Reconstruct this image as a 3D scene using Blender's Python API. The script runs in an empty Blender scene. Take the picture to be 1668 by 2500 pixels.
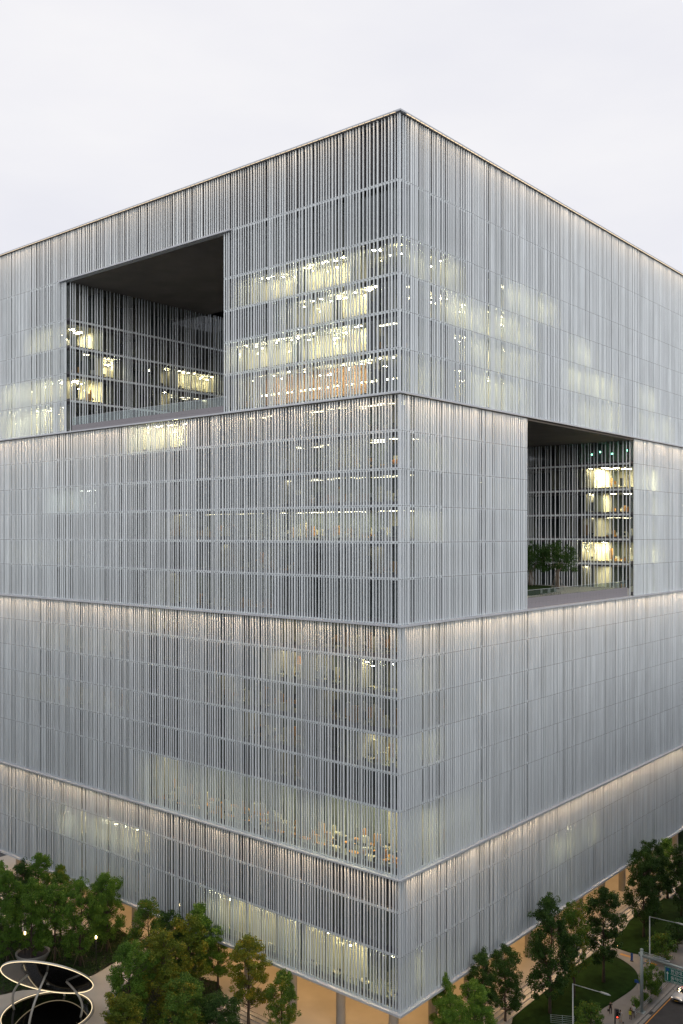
import bpy, bmesh, math, random
import numpy as np
from mathutils import Vector, Matrix

rad = math.radians
random.seed(7)
scene = bpy.context.scene
COL = scene.collection

# ------------------------------------------------------------------ camera
FPX, CXP, HYP, CAMZ = 2276.5, 834.0, 1302.0, 64.37      # lens in pixels of the 1668 x 2500 frame
YAW = rad(40.1)
FWD = (-math.sin(YAW), math.cos(YAW)); RGT = (math.cos(YAW), math.sin(YAW))
D0 = 112.0; L0 = (976.9 - CXP) / FPX * D0
CAM = (-D0 * FWD[0] - L0 * RGT[0], -D0 * FWD[1] - L0 * RGT[1], CAMZ)
cam_d = bpy.data.cameras.new('camera'); cam = bpy.data.objects.new('camera', cam_d); COL.objects.link(cam)
cam.location = CAM; cam.rotation_euler = (rad(90), 0, YAW)
cam_d.sensor_fit = 'HORIZONTAL'; cam_d.sensor_width = 36; cam_d.lens = 36 * FPX / 1668
cam_d.shift_y = (HYP - 1250) / 1668; cam_d.clip_start = 1; cam_d.clip_end = 6000
scene.camera = cam

# ------------------------------------------------------------------ sky
world = bpy.data.worlds.new('World'); scene.world = world; world.use_nodes = True
nt = world.node_tree; nt.nodes.clear()
N = nt.nodes.new; LK = nt.links.new
wo = N('ShaderNodeOutputWorld'); bg = N('ShaderNodeBackground'); LK(bg.outputs[0], wo.inputs[0])
sky = N('ShaderNodeTexSky'); sky.sky_type = 'NISHITA'; sky.sun_disc = False
sky.sun_elevation = rad(13); sky.sun_rotation = rad(132); sky.dust_density = 3.0
tc = N('ShaderNodeTexCoord'); mp = N('ShaderNodeMapping'); mp.inputs['Scale'].default_value = (1.0, 1.0, 3.2)
LK(tc.outputs['Generated'], mp.inputs[0])
nz = N('ShaderNodeTexNoise'); nz.inputs['Scale'].default_value = 2.2; nz.inputs['Detail'].default_value = 5; nz.inputs['Roughness'].default_value = 0.5
LK(mp.outputs[0], nz.inputs['Vector'])
rp = N('ShaderNodeValToRGB'); LK(nz.outputs['Fac'], rp.inputs[0])
rp.color_ramp.elements[0].position = 0.30; rp.color_ramp.elements[0].color = (8.3, 8.3, 8.95, 1)
rp.color_ramp.elements[1].position = 0.72; rp.color_ramp.elements[1].color = (9.7, 9.55, 9.65, 1)
mx = N('ShaderNodeMixRGB'); mx.inputs[0].default_value = 0.94
LK(sky.outputs[0], mx.inputs[1]); LK(rp.outputs[0], mx.inputs[2]); LK(mx.outputs[0], bg.inputs[0])
bg.inputs[1].default_value = 0.1

sun_d = bpy.data.lights.new('sun', 'SUN'); sun = bpy.data.objects.new('sun', sun_d); COL.objects.link(sun)
sun_d.energy = 0.9; sun_d.angle = rad(40); sun_d.color = (1.0, 0.95, 0.9)
sun.rotation_euler = (rad(90 - 13), 0, rad(48)); sun.location = (120, -60, 160)

vs = scene.view_settings; vs.view_transform = 'Standard'; vs.look = 'None'; vs.exposure = 0.04; vs.gamma = 1.0
vs.use_curve_mapping = False
cy = scene.cycles
cy.use_denoising = True; cy.max_bounces = 7; cy.diffuse_bounces = 3; cy.glossy_bounces = 3
cy.transmission_bounces = 4; cy.transparent_max_bounces = 12; cy.use_light_tree = True
cy.use_adaptive_sampling = True; cy.adaptive_threshold = 0.008; cy.denoising_prefilter = 'NONE'
cy.caustics_reflective = False; cy.caustics_refractive = False; cy.sample_clamp_indirect = 4.0

# ------------------------------------------------------------------ pixel helpers (where a seen point stands on a known surface)
def ground(px, py, z=0.0):
    d = FPX * (CAMZ - z) / (py - HYP); l = (px - CXP) / FPX * d
    return (CAM[0] + d * FWD[0] + l * RGT[0], CAM[1] + d * FWD[1] + l * RGT[1])
def depth(x, y): return (x - CAM[0]) * FWD[0] + (y - CAM[1]) * FWD[1]
def sL(px):
    u = (px - CXP) / FPX
    return (L0 - u * D0) / (RGT[0] + (-FWD[0]) * u)
def sR(px):
    u = (px - CXP) / FPX
    return (u * D0 - L0) / (RGT[1] - FWD[1] * u)
def lv(py): return CAMZ + (HYP - py) * D0 / FPX
def s_line(px, x0, y0, dx, dy):           # parameter along a vertical wall seen at column px
    u = (px - CXP) / FPX
    a, b = x0 - CAM[0], y0 - CAM[1]
    l0 = a * RGT[0] + b * RGT[1]; d0 = a * FWD[0] + b * FWD[1]
    lr = dx * RGT[0] + dy * RGT[1]; dr = dx * FWD[0] + dy * FWD[1]
    return (u * d0 - l0) / (lr - u * dr)

# ------------------------------------------------------------------ materials
MATS = {}
def mat(name, col, rough=0.6, metal=0.0, var=0.0, vscale=3.0, bump=0.0, bscale=20.0, island=0.0, spec=0.5, stretch=None):
    m = bpy.data.materials.new(name); m.use_nodes = True
    t = m.node_tree; b = t.nodes['Principled BSDF']
    b.inputs['Roughness'].default_value = rough; b.inputs['Metallic'].default_value = metal
    b.inputs['Specular IOR Level'].default_value = spec
    b.inputs['Base Color'].default_value = (*col, 1)
    n = t.nodes.new; k = t.links.new
    src = None
    if var or island or bump:
        co = n('ShaderNodeTexCoord'); vec = co.outputs['Object']
        if stretch:
            ma = n('ShaderNodeMapping'); ma.inputs['Scale'].default_value = stretch; k(vec, ma.inputs[0]); vec = ma.outputs[0]
    fac = None
    if var:
        no = n('ShaderNodeTexNoise'); no.inputs['Scale'].default_value = vscale; no.inputs['Detail'].default_value = 6
        k(vec, no.inputs['Vector'])
        mr = n('ShaderNodeMapRange'); mr.inputs['From Min'].default_value = 0.25; mr.inputs['From Max'].default_value = 0.75
        mr.inputs['To Min'].default_value = 1 - var; mr.inputs['To Max'].default_value = 1 + var
        k(no.outputs['Fac'], mr.inputs['Value']); fac = mr.outputs[0]
    if island:
        ge = n('ShaderNodeNewGeometry'); mr2 = n('ShaderNodeMapRange')
        mr2.inputs['To Min'].default_value = 1 - island; mr2.inputs['To Max'].default_value = 1 + island
        k(ge.outputs['Random Per Island'], mr2.inputs['Value'])
        if fac:
            mu = n('ShaderNodeMath'); mu.operation = 'MULTIPLY'; k(fac, mu.inputs[0]); k(mr2.outputs[0], mu.inputs[1]); fac = mu.outputs[0]
        else: fac = mr2.outputs[0]
    if fac:
        vm = n('ShaderNodeVectorMath'); vm.operation = 'SCALE'; vm.inputs[0].default_value = col
        k(fac, vm.inputs['Scale']); k(vm.outputs[0], b.inputs['Base Color'])
    if bump:
        nb = n('ShaderNodeTexNoise'); nb.inputs['Scale'].default_value = bscale; nb.inputs['Detail'].default_value = 4
        k(vec, nb.inputs['Vector'])
        bu = n('ShaderNodeBump'); bu.inputs['Strength'].default_value = bump; bu.inputs['Distance'].default_value = 0.05
        k(nb.outputs['Fac'], bu.inputs['Height']); k(bu.outputs[0], b.inputs['Normal'])
    MATS[name] = m
    return m
def emit(name, col, strength, samp='AUTO'):
    m = bpy.data.materials.new(name); m.use_nodes = True
    t = m.node_tree; t.nodes.remove(t.nodes['Principled BSDF'])
    e = t.nodes.new('ShaderNodeEmission'); e.inputs[0].default_value = (*col, 1); e.inputs[1].default_value = strength
    t.links.new(e.outputs[0], t.nodes['Material Output'].inputs[0])
    m.cycles.emission_sampling = samp
    MATS[name] = m; return m
def glassmat(name, tint, refl, rough=0.03):
    m = bpy.data.materials.new(name); m.use_nodes = True
    t = m.node_tree; t.nodes.remove(t.nodes['Principled BSDF'])
    tr = t.nodes.new('ShaderNodeBsdfTransparent'); tr.inputs[0].default_value = (*tint, 1)
    gl = t.nodes.new('ShaderNodeBsdfGlossy'); gl.inputs['Roughness'].default_value = rough; gl.inputs[0].default_value = (.9, .95, 1, 1)
    lw = t.nodes.new('ShaderNodeLayerWeight'); lw.inputs[0].default_value = .5
    pw = t.nodes.new('ShaderNodeMath'); pw.operation = 'POWER'; pw.inputs[1].default_value = 4.0; t.links.new(lw.outputs['Facing'], pw.inputs[0])
    ma = t.nodes.new('ShaderNodeMath'); ma.operation = 'MULTIPLY_ADD'; ma.inputs[1].default_value = .85; ma.inputs[2].default_value = refl; t.links.new(pw.outputs[0], ma.inputs[0])
    mi = t.nodes.new('ShaderNodeMixShader')
    t.links.new(ma.outputs[0], mi.inputs[0]); t.links.new(tr.outputs[0], mi.inputs[1]); t.links.new(gl.outputs[0], mi.inputs[2])
    t.links.new(mi.outputs[0], t.nodes['Material Output'].inputs[0])
    MATS[name] = m; return m
def leafmat(name, c1, c2, c3):
    m = bpy.data.materials.new(name); m.use_nodes = True
    t = m.node_tree; b = t.nodes['Principled BSDF']; n = t.nodes.new; k = t.links.new
    ge = n('ShaderNodeNewGeometry'); rp = n('ShaderNodeValToRGB')
    rp.color_ramp.elements[0].color = (*c1, 1); rp.color_ramp.elements[1].color = (*c3, 1)
    e = rp.color_ramp.elements.new(0.6); e.color = (*c2, 1)
    co = n('ShaderNodeTexCoord'); no = n('ShaderNodeTexNoise'); no.inputs['Scale'].default_value = 0.55; no.inputs['Detail'].default_value = 3
    k(co.outputs['Object'], no.inputs['Vector'])
    ma = n('ShaderNodeMath'); ma.operation = 'MULTIPLY_ADD'; ma.inputs[1].default_value = 0.45
    k(ge.outputs['Random Per Island'], ma.inputs[0])
    mr = n('ShaderNodeMapRange'); mr.inputs['From Min'].default_value = 0.3; mr.inputs['From Max'].default_value = 0.7
    mr.inputs['To Min'].default_value = -0.05; mr.inputs['To Max'].default_value = 0.6
    k(no.outputs['Fac'], mr.inputs['Value']); k(mr.outputs[0], ma.inputs[2]); k(ma.outputs[0], rp.inputs[0])
    k(rp.outputs[0], b.inputs['Base Color']); b.inputs['Roughness'].default_value = 0.55
    b.inputs['Specular IOR Level'].default_value = 0.3
    tl = n('ShaderNodeBsdfTranslucent'); k(rp.outputs[0], tl.inputs[0])
    mi = n('ShaderNodeMixShader'); mi.inputs[0].default_value = 0.25
    out = t.nodes['Material Output']
    k(b.outputs[0], mi.inputs[1]); k(tl.outputs[0], mi.inputs[2]); k(mi.outputs[0], out.inputs[0])
    MATS[name] = m; return m

mat('fin', (.70, .765, .81), .42, .15, var=.09, vscale=.5, island=.06, stretch=(1, 1, .25))
mat('ledge', (.56, .59, .635), .45, .15, var=.06, vscale=.8)
mat('rail', (.70, .75, .78), .55, .1, var=.05)
mat('grating', (.13, .13, .14), .7, .2)
mat('spandrel', (.11, .105, .12), .5, 0, var=.1)
mat('dark_panel', (.035, .035, .042), .6)
mat('slab', (.20, .20, .20), .8, var=.1)
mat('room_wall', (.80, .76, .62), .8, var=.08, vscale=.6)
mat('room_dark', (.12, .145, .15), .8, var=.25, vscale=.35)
mat('room_brick', (.42, .24, .13), .85, var=.3, vscale=4)
mat('room_floor', (.24, .25, .21), .6, var=.1)
mat('ceiling', (.34, .34, .32), .8)
mat('partition', (.32, .31, .27), .8, var=.2, vscale=.5)
mat('mullion', (.06, .062, .068), .4, .3)
mat('concrete', (.30, .295, .285), .75, var=.12, vscale=.5, bump=.15, bscale=6)
mat('soffit', (.15, .14, .13), .8, var=.2, vscale=.25, stretch=(1, 1, 1))
mat('parapet_tile', (.25, .24, .26), .55, 0, var=.06, island=.05)
mat('stone_plaza', (.50, .45, .38), .7, var=.13, vscale=.22, bump=.08, bscale=9)
mat('step_stone', (.46, .43, .38), .7, var=.1, vscale=1.1)
mat('pale_path', (.40, .385, .355), .75, var=.09, vscale=.35, bump=.06, bscale=14)
mat('sidewalk', (.20, .195, .19), .8, var=.12, vscale=.6, bump=.1, bscale=18)
mat('asphalt', (.045, .045, .048), .85, var=.2, vscale=1.2, bump=.2, bscale=40)
mat('kerb', (.27, .265, .255), .75, var=.12, vscale=2)
mat('white_paint', (.6, .6, .58), .6, var=.15, vscale=4)
mat('orange_paint', (.55, .24, .04), .6, var=.12, vscale=5)
mat('tactile', (.50, .25, .06), .7, var=.1, vscale=6)
mat('lawn', (.014, .034, .006), 1.0, var=.4, vscale=.9, bump=.4, bscale=26, spec=.1)
mat('soil', (.018, .022, .012), .95, var=.4, vscale=2)
leafmat('leaf_green', (0.053, 0.128, 0.016), (0.107, 0.222, 0.026), (0.212, 0.329, 0.040))
leafmat('leaf_dark', (0.020, 0.057, 0.011), (0.039, 0.095, 0.016), (0.076, 0.139, 0.022))
leafmat('leaf_yellow', (.055, .12, .014), (.16, .20, .02), (.46, .31, .02))
leafmat('leaf_mixed', (0.044, 0.118, 0.017), (0.103, 0.196, 0.025), (0.377, 0.263, 0.023))
leafmat('leaf_cover', (0.018, 0.052, 0.010), (0.036, 0.085, 0.016), (0.065, 0.117, 0.023))
mat('bark', (.085, .065, .05), .9, var=.3, vscale=5, bump=.5, bscale=18)
mat('bark_pale', (.24, .2, .16), .9, var=.2, vscale=5)
mat('wood_stake', (.22, .17, .12), .85)
mat('pale_metal', (.50, .52, .53), .4, .4)
mat('street_metal', (.40, .44, .46), .45, .3, var=.05)
mat('dark_metal', (.04, .04, .045), .45, .4)
mat('green_pole', (.36, .43, .44), .5, .2, var=.06)
mat('sign_green', (.0, .16, .12), .45)
mat('sign_white', (.75, .77, .76), .5)
mat('sign_blue', (.03, .1, .4), .5)
mat('car_silver', (.55, .56, .58), .25, .6)
mat('car_black', (.012, .012, .014), .3)
mat('tyre', (.015, .015, .016), .85)
mat('plate_yellow', (.6, .32, .03), .5)
mat('skin', (.42, .26, .18), .6); mat('hair', (.012, .01, .009), .5)
mat('cloth_black', (.014, .014, .016), .9); mat('cloth_white', (.62, .62, .62), .9)
mat('cloth_navy', (.02, .024, .04), .9); mat('cloth_beige', (.42, .34, .27), .9); mat('cloth_grey', (.2, .21, .22), .9)
mat('bag_yellow', (.55, .52, .03), .6); mat('bag_black', (.02, .02, .02), .6)
mat('desk_pale', (.55, .5, .4), .6); mat('desk_orange', (.6, .27, .06), .6); mat('monitor', (.02, .02, .022), .4)
mat('chair_dark', (.03, .035, .05), .7); mat('chair_grey', (.2, .22, .2), .7)
mat('mirror_dark', (.02, .02, .022), .06, .0, spec=.9)
mat('disc_grey', (.30, .29, .28), .6, var=.06)
mat('tube_white', (.55, .54, .50), .35, .2)
mat('soil_dark', (.05, .045, .05), .9, var=.2)
mat('water', (.004, .004, .004), .04, spec=.6)
mat('shelf_wood', (.45, .25, .1), .6); mat('book_cream', (.7, .66, .5), .7)
glassmat('glass', (.80, .84, .82), .075)
glassmat('balustrade_glass', (.86, .91, .90), .07)
glassmat('car_glass', (.12, .13, .14), .08)
WARM = (1.0, .80, .52)
emit('led', (1.0, .76, .48), 1.6, 'NONE')
emit('room_bright', (1.0, .85, .48), 185, 'FRONT')
emit('room_mid', (1.0, .85, .50), 105, 'FRONT')
emit('room_dim', (1.0, .88, .56), 24, 'FRONT')
emit('room_white', (.95, 1.0, .9), 24, 'FRONT')
emit('room_gold', (1.0, .84, .45), 140, 'FRONT')
emit('room_canteen', (1.0, .87, .52), 62, 'FRONT')
emit('room_low', (1.0, .88, .58), 5.5, 'FRONT')
emit('pendant', (1.0, .82, .45), 45, 'NONE')
emit('soffit_lamp', (1.0, .60, .25), 66, 'FRONT')
emit('exit_green', (.25, 1.0, .6), 9, 'NONE')
emit('path_lamp', (1.0, .70, .32), 30)
emit('rim_light', (1.0, .80, .50), 1.5)
emit('red_lamp', (1.0, .06, .03), 7, 'NONE')
emit('head_lamp', (1.0, .9, .75), 1.2, 'NONE')

# ------------------------------------------------------------------ mesh builder
class MB:
    def __init__(s): s.v = []; s.f = []; s.sm = []; s.mi = {}
    def quad(s, a, b, c, d, smooth=False):
        i = len(s.v); s.v += [a, b, c, d]; s.f.append((i, i + 1, i + 2, i + 3)); s.sm.append(smooth)
    def box(s, x0, x1, y0, y1, z0, z1):
        if x0 > x1: x0, x1 = x1, x0
        if y0 > y1: y0, y1 = y1, y0
        i = len(s.v)
        s.v += [(x0, y0, z0), (x1, y0, z0), (x1, y1, z0), (x0, y1, z0), (x0, y0, z1), (x1, y0, z1), (x1, y1, z1), (x0, y1, z1)]
        for q in ((3, 2, 1, 0), (4, 5, 6, 7), (0, 1, 5, 4), (1, 2, 6, 5), (2, 3, 7, 6), (3, 0, 4, 7)):
            s.f.append(tuple(i + k for k in q)); s.sm.append(False)
        return s
    def prism(s, pts, z0, z1, cap0=True, smooth=False):
        n = len(pts); i = len(s.v)
        s.v += [(p[0], p[1], z0) for p in pts] + [(p[0], p[1], z1) for p in pts]
        for k in range(n):
            s.f.append((i + k, i + (k + 1) % n, i + n + (k + 1) % n, i + n + k)); s.sm.append(smooth)
        i2 = len(s.v)
        s.v += [(p[0], p[1], z1) for p in pts]; s.f.append(tuple(range(i2, i2 + n))); s.sm.append(False)
        if cap0:
            i3 = len(s.v); s.v += [(p[0], p[1], z0) for p in pts]; s.f.append(tuple(reversed(range(i3, i3 + n)))); s.sm.append(False)
        return s
    def tube(s, path, radii, n=8, cap=True, closed=False):
        path = [Vector(p) for p in path]
        if not hasattr(radii, '__len__'): radii = [radii] * len(path)
        i0 = len(s.v); m = len(path); up = None
        for k, p in enumerate(path):
            if closed: t = (path[(k + 1) % m] - path[k - 1])
            else: t = path[min(k + 1, m - 1)] - path[max(k - 1, 0)]
            t.normalize()
            if up is None:
                up = Vector((0, 0, 1)) if abs(t.z) < .9 else Vector((1, 0, 0))
            a = t.cross(up); a.normalize(); b = a.cross(t); up = b
            for j in range(n):
                an = 2 * math.pi * j / n
                q = p + (a * math.cos(an) + b * math.sin(an)) * radii[k]; s.v.append(tuple(q))
        for k in range(m if closed else m - 1):
            k2 = (k + 1) % m
            for j in range(n):
                s.f.append((i0 + k * n + j, i0 + k * n + (j + 1) % n, i0 + k2 * n + (j + 1) % n, i0 + k2 * n + j)); s.sm.append(True)
        if cap and not closed:
            s.f.append(tuple(reversed(range(i0, i0 + n)))); s.sm.append(False)
            s.f.append(tuple(range(i0 + (m - 1) * n, i0 + m * n))); s.sm.append(False)
        return s
    def lathe(s, prof, n=24, c=(0, 0, 0)):
        i0 = len(s.v)
        for r, z in prof:
            for j in range(n):
                an = 2 * math.pi * j / n; s.v.append((c[0] + r * math.cos(an), c[1] + r * math.sin(an), c[2] + z))
        for k in range(len(prof) - 1):
            for j in range(n):
                s.f.append((i0 + k * n + j, i0 + k * n + (j + 1) % n, i0 + (k + 1) * n + (j + 1) % n, i0 + (k + 1) * n + j)); s.sm.append(False)
        return s
    def disc(s, c, r, n=24, down=False):
        i = len(s.v)
        s.v += [(c[0] + r * math.cos(2 * math.pi * j / n), c[1] + r * math.sin(2 * math.pi * j / n), c[2]) for j in range(n)]
        f = tuple(range(i, i + n)); s.f.append(tuple(reversed(f)) if down else f); s.sm.append(False)
        return s
    def mesh(s, name, *mats):
        me = bpy.data.meshes.new(name); me.from_pydata(s.v, [], s.f); me.update()
        for m in mats: me.materials.append(MATS[m] if isinstance(m, str) else m)
        me.polygons.foreach_set('use_smooth', s.sm)
        for k, i in s.mi.items(): me.polygons[k].material_index = i
        return me
    def build(s, name, m, parent=None, loc=None):
        o = bpy.data.objects.new(name, s.mesh(name, *(m if isinstance(m, tuple) else (m,)))); COL.objects.link(o)
        if parent: o.parent = parent
        if loc: o.location = loc
        return o
def empty(name, loc=(0, 0, 0), rz=0):
    o = bpy.data.objects.new(name, None); COL.objects.link(o); o.location = loc; o.rotation_euler = (0, 0, rz)
    o.empty_display_size = .3
    return o
def tag(o, label=None, cat=None, group=None, kind=None):
    if label: o['label'] = label
    if cat: o['category'] = cat
    if group: o['group'] = group
    if kind: o['kind'] = kind
    return o
def inst(name, me, parent, loc=(0, 0, 0), rz=0, scale=None):
    o = bpy.data.objects.new(name, me); COL.objects.link(o); o.parent = parent; o.location = loc; o.rotation_euler = (0, 0, rz)
    if scale: o.scale = scale
    return o
def structure(o): o['kind'] = 'structure'; return o

# ================================================================== GROUND
W = 101.2; OPN, OPF = 31.5, 69.7
GZ = -1.9; PZ = -1.0          # pavement level, plaza level under the building
KX = 16.0                     # kerb line of the street
def slab(name, x0, x1, y0, y1, top, m, th=.5): return structure(MB().box(x0, x1, y0, y1, top - th, top).build(name, m))
slab('ground', -2500, 2500, -2500, 2500, GZ - .16, 'asphalt', 1)
slab('road', KX + .2, KX + 26, -400, 600, GZ - .14, 'asphalt', .4)
slab('sidewalk', 3.55, KX - .2, -75, 400, GZ, 'sidewalk')
slab('plaza', -W - 6, -.5, -.5, W + 4, PZ, 'stone_plaza', 1.2)
slab('garden_terrace', -150, -28, -75, -.5, PZ - .002, 'pale_path', 1.2)
slab('lower_path', -27.9, 3.55, -75, -4.3, GZ, 'pale_path')
slab('north_path', -40, 3.55, W + 4.1, 300, GZ, 'pale_path')

kerb = tag(empty('kerb', (KX, -8, GZ)), kind='structure')        # kerb stones, piece by piece near the crossing
kme = MB().box(-.2, .2, 0, 1.18, -.3, .02).mesh('kerb_stone', 'kerb')
for i in range(64): inst('kerb_stone', kme, kerb, (0, 1.2 * i, 0))
slab('kerb_run', KX - .2, KX + .2, -400, -8.1, GZ + .015, 'kerb'); slab('kerb_run', KX - .2, KX + .2, 68.9, 600, GZ + .015, 'kerb')
slab('gutter', KX + .21, KX + .7, -60, 200, GZ - .13, 'kerb', .2)
slab('edge_line', KX + .9, KX + 1.05, -40, 200, GZ - .128, 'orange_paint', .1)
slab('drain_grate', KX + .25, KX + .66, 35.6, 36.6, GZ - .12, 'dark_metal', .1)
cw = tag(empty('crossing', (KX + 1.3, 24.2, GZ)), kind='structure')
sme = MB().box(0, .55, 0, 4.2, -.2, -.129).mesh('stripe', 'white_paint')
for i in range(12): inst('stripe', sme, cw, (i * 1.1, 0, 0))

# steps wrapping the platform, each cut into stone lengths
steps = tag(empty('staircase', (-.5, -.5, GZ)), 'long pale stone steps lit from below, wrapping the plaza under the building', 'steps')
nst = 6; tread = .62; rise = (PZ - GZ) / nst
for i in range(nst):
    h = (PZ - GZ) - (i + .5) * rise; a0, a1 = i * tread, (i + 1) * tread
    m = MB(); m.box(a0 + .003, a1, .5, 103, -.3, h); m.box(-27.4, a1, -a1, -a0 - .003, -.3, h - .001); m.box(a0 + .003, a1, -a0 - .002, .49, -.3, h)
    m.build('step', 'step_stone', steps)

# ================================================================== BUILDING
B = tag(empty('office_building', (0, 0, PZ)), 'huge cube-shaped office block wrapped in pale grey vertical fins with two terrace openings', 'building')
BL = Vector((0, 0, PZ))
def bpart(mb, name, m, parent=None, **kw):
    o = mb.build(name, m)
    if parent is None: o.parent = B; o.location = -BL
    else: o.parent = parent
    return o

T = [[lv(y) for y in r] for r in (
    (267, 432.7, 568.5, 662, 753, 846.7, 955),
    (955, 1049, 1143, 1234, 1325, 1415, 1528),
    (1528, 1616, 1709.6, 1803, 1896, 1987, 2148),
    (2148, 2236, 2344, 2478))]
ZTOP, ZSOF = T[0][0], T[3][-1]
HEAD = T[0][1]                                             # underside of the frame above the upper terrace
def P(face, s, d):
    if face == 'L': return (-s, d)
    if face == 'R': return (-d, s)
    if face == 'A': return (-OPF - d, s)                   # side wall of the upper terrace
    if face == 'C': return (-s, OPF + d)                   # side wall of the lower terrace
def fbox(mb, face, s0, s1, d0, d1, z0, z1):
    a = P(face, s0, d0); b = P(face, s1, d1); mb.box(a[0], b[0], a[1], b[1], z0, z1)

# ---- fins
SIZES = {'S': (.066, .122), 'M': (.090, .166), 'G': (.116, .212)}
def fin_prof(a, b, n=14):
    out = []
    for k in range(n):
        t = 2 * math.pi * k / n; c, s_ = math.cos(t), math.sin(t)
        out.append((a * math.copysign(abs(c) ** .85, c), b * math.copysign(abs(s_) ** 1.05, s_)))
    return out
def add_fin(mb, face, s, d, size, zs, turn=0.0):
    a, b = SIZES[size]; k_ = .86 if face == 'L' else 1.0; pr = fin_prof(a * k_, b * k_); ct, st = math.cos(turn), math.sin(turn)
    pts = []
    for u, w in pr:
        u, w = u * ct - w * st, u * st + w * ct
        pts.append(P(face, s + u, d + w))
    if face in ('L', 'C'): pts = pts[::-1]
    for k in range(len(zs) - 1):
        mb.prism(pts, zs[k + 1] + .022, zs[k] - .022, smooth=True)
        if k:                                                # recessed dark joint between two lengths
            c = P(face, s, d); q = [(c[0] + (p[0] - c[0]) * .84, c[1] + (p[1] - c[1]) * .84) for p in pts]; n0 = len(mb.f)
            mb.prism(q, zs[k] - .021, zs[k] + .021, cap0=False)
            for i in range(n0, len(mb.f)): mb.mi[i] = 1
def fin_layout(seed, s0, s1, scale=1.0):
    r = random.Random(seed); s = s0; out = []
    run = 0
    while s < s1:
        sz = r.choices('SMG', (.28, .46, .26))[0]
        gap = r.choices((.24, .31, .42), (.36, .42, .22))[0] * r.uniform(.9, 1.1) * scale
        a = SIZES[sz][0]
        s += a
        if s + a > s1: break
        out.append((s, sz)); s += a + gap
    return out
FIN_D = .28
solo = 0
rest = MB()
fin_cache = {}
for ti, zs in enumerate(T):
    for face in 'LR':
        for s, sz in fin_layout(ti * 10 + (face == 'R'), .34, W):
            z = list(zs)
            if face == 'L' and ti == 0 and OPN - .15 < s < OPF + .15: z = z[:2]
            if face == 'R' and ti == 1 and OPN - .1 < s < OPF + .1: continue
            z[0] -= .28; z[-1] += .02
            if len(z) == 2: z[1] = HEAD + .02
            lim = 14.6 if face == 'L' else 16.5
            if s < lim and solo < 300:
                solo += 1
                key = (ti, face, sz)
                if key not in fin_cache:
                    m = MB(); add_fin(m, face, 0, 0, sz, z); fin_cache[key] = m.mesh('fin', 'fin', 'mullion')
                p = P(face, s, FIN_D); inst('fin', fin_cache[key], B, (p[0], p[1], -PZ))
            else: add_fin(rest, face, s, FIN_D, sz, z)
# corner fin of every tier
for ti, zs in enumerate(T):
    z = list(zs); z[0] -= .28; z[-1] += .02
    m = MB(); 
    pts = [(-.2 + (.085 * math.cos(t) - .17 * math.sin(t)) * .7071, .2 + (.085 * math.cos(t) + .17 * math.sin(t)) * .7071) for t in [i * math.pi / 7 for i in range(14)]]
    for k in range(len(z) - 1): m.prism(pts, z[k + 1] + .022, z[k] - .022)
    bpart(m, 'corner_fin', 'fin')
# fins of the terrace side walls
SIZES.update({'s': (.055, .10), 'm': (.07, .13), 'g': (.085, .15)})
def inner_layout(seed, s0, s1):
    r = random.Random(seed); s = s0; out = []
    while s < s1:
        sz = r.choices('smg', (.4, .4, .2))[0]; out.append((s, sz)); s += r.choices((.46, .64, .90), (.4, .4, .2))[0]
    return out
for s, sz in inner_layout(91, .9, 50): add_fin(rest, 'A', s, .2, sz, [HEAD - .1] + T[0][2:-1] + [T[0][-1] + .1])
for s, sz in inner_layout(92, .9, 42): add_fin(rest, 'C', s, .2, sz, [T[1][0] - .1] + T[1][1:-1] + [T[1][-1] + .1])
o = bpart(rest, 'fins', ('fin', 'mullion')); tag(o, kind='stuff')

# ---- ledges with light strips
LEDW = 14.0
def ledge(z, th, s_ranges, name='ledge', led=True):
    m = MB(); l = MB()
    for face, s0, s1 in s_ranges:
        if face == 'L': fbox(m, 'L', s0, s1, -.27, 1.2, z - th, z)
        else: fbox(m, 'R', s0, s1, -.27, 1.2, z - th, z + .0)
        fbox(m, face, s0 + (.0 if face == 'L' else -1.47), s1, -.272, -.24, z - th - .045, z - th + .01)
        if led:
            s = max(s0, .6)
            while s < s1 - .9:
                p0 = P(face, s, -.22); p1 = P(face, s + .85, -.06); zq = z - th - .006; l.quad((p0[0], p0[1], zq), (p1[0], p0[1], zq), (p1[0], p1[1], zq), (p0[0], p1[1], zq)); s += .96
    o = bpart(m, name, 'ledge')
    if led:
        q = l.build('light_strip', 'led', o); q['kind'] = 'stuff'
        for face, s0, s1 in s_ranges:                       # the strips' narrow downward beams
            nn_ = 30; a0 = max(s0, .5); ln = (s1 - a0) / nn_; rl_ = random.Random(int(z * 10))
            for k in range(nn_):
                ld = bpy.data.lights.new('strip_beam', 'AREA'); ld.shape = 'RECTANGLE'; ld.size = ln; ld.size_y = .07
                ld.energy = LEDW * ln * rl_.uniform(.88, 1.12) * (.62 if z > 100 else 1.0); ld.color = (1.0, .66, .37); ld.spread = rad(70)
                lo = bpy.data.objects.new('strip_beam', ld); COL.objects.link(lo)
                c = P(face, a0 + (k + .5) * ln, -.15); lo.location = (c[0], c[1], z - th - .02)
                lo.rotation_euler = (0, 0, 0 if face == 'L' else math.pi / 2)
    return o
full = (('L', -.27, W), ('R', 1.2, W))
ledge(ZTOP, .15, full, 'roof_edge')
ledge(T[1][0], .16, full); ledge(T[2][0], .16, full); ledge(T[3][0], .16, full)
ledge(ZSOF, .25, full, 'base_ledge', led=False)
ledge(HEAD + .02, .2, (('L', OPN - 2.0, OPF + 2.2),), 'opening_lintel', led=False)

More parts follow.
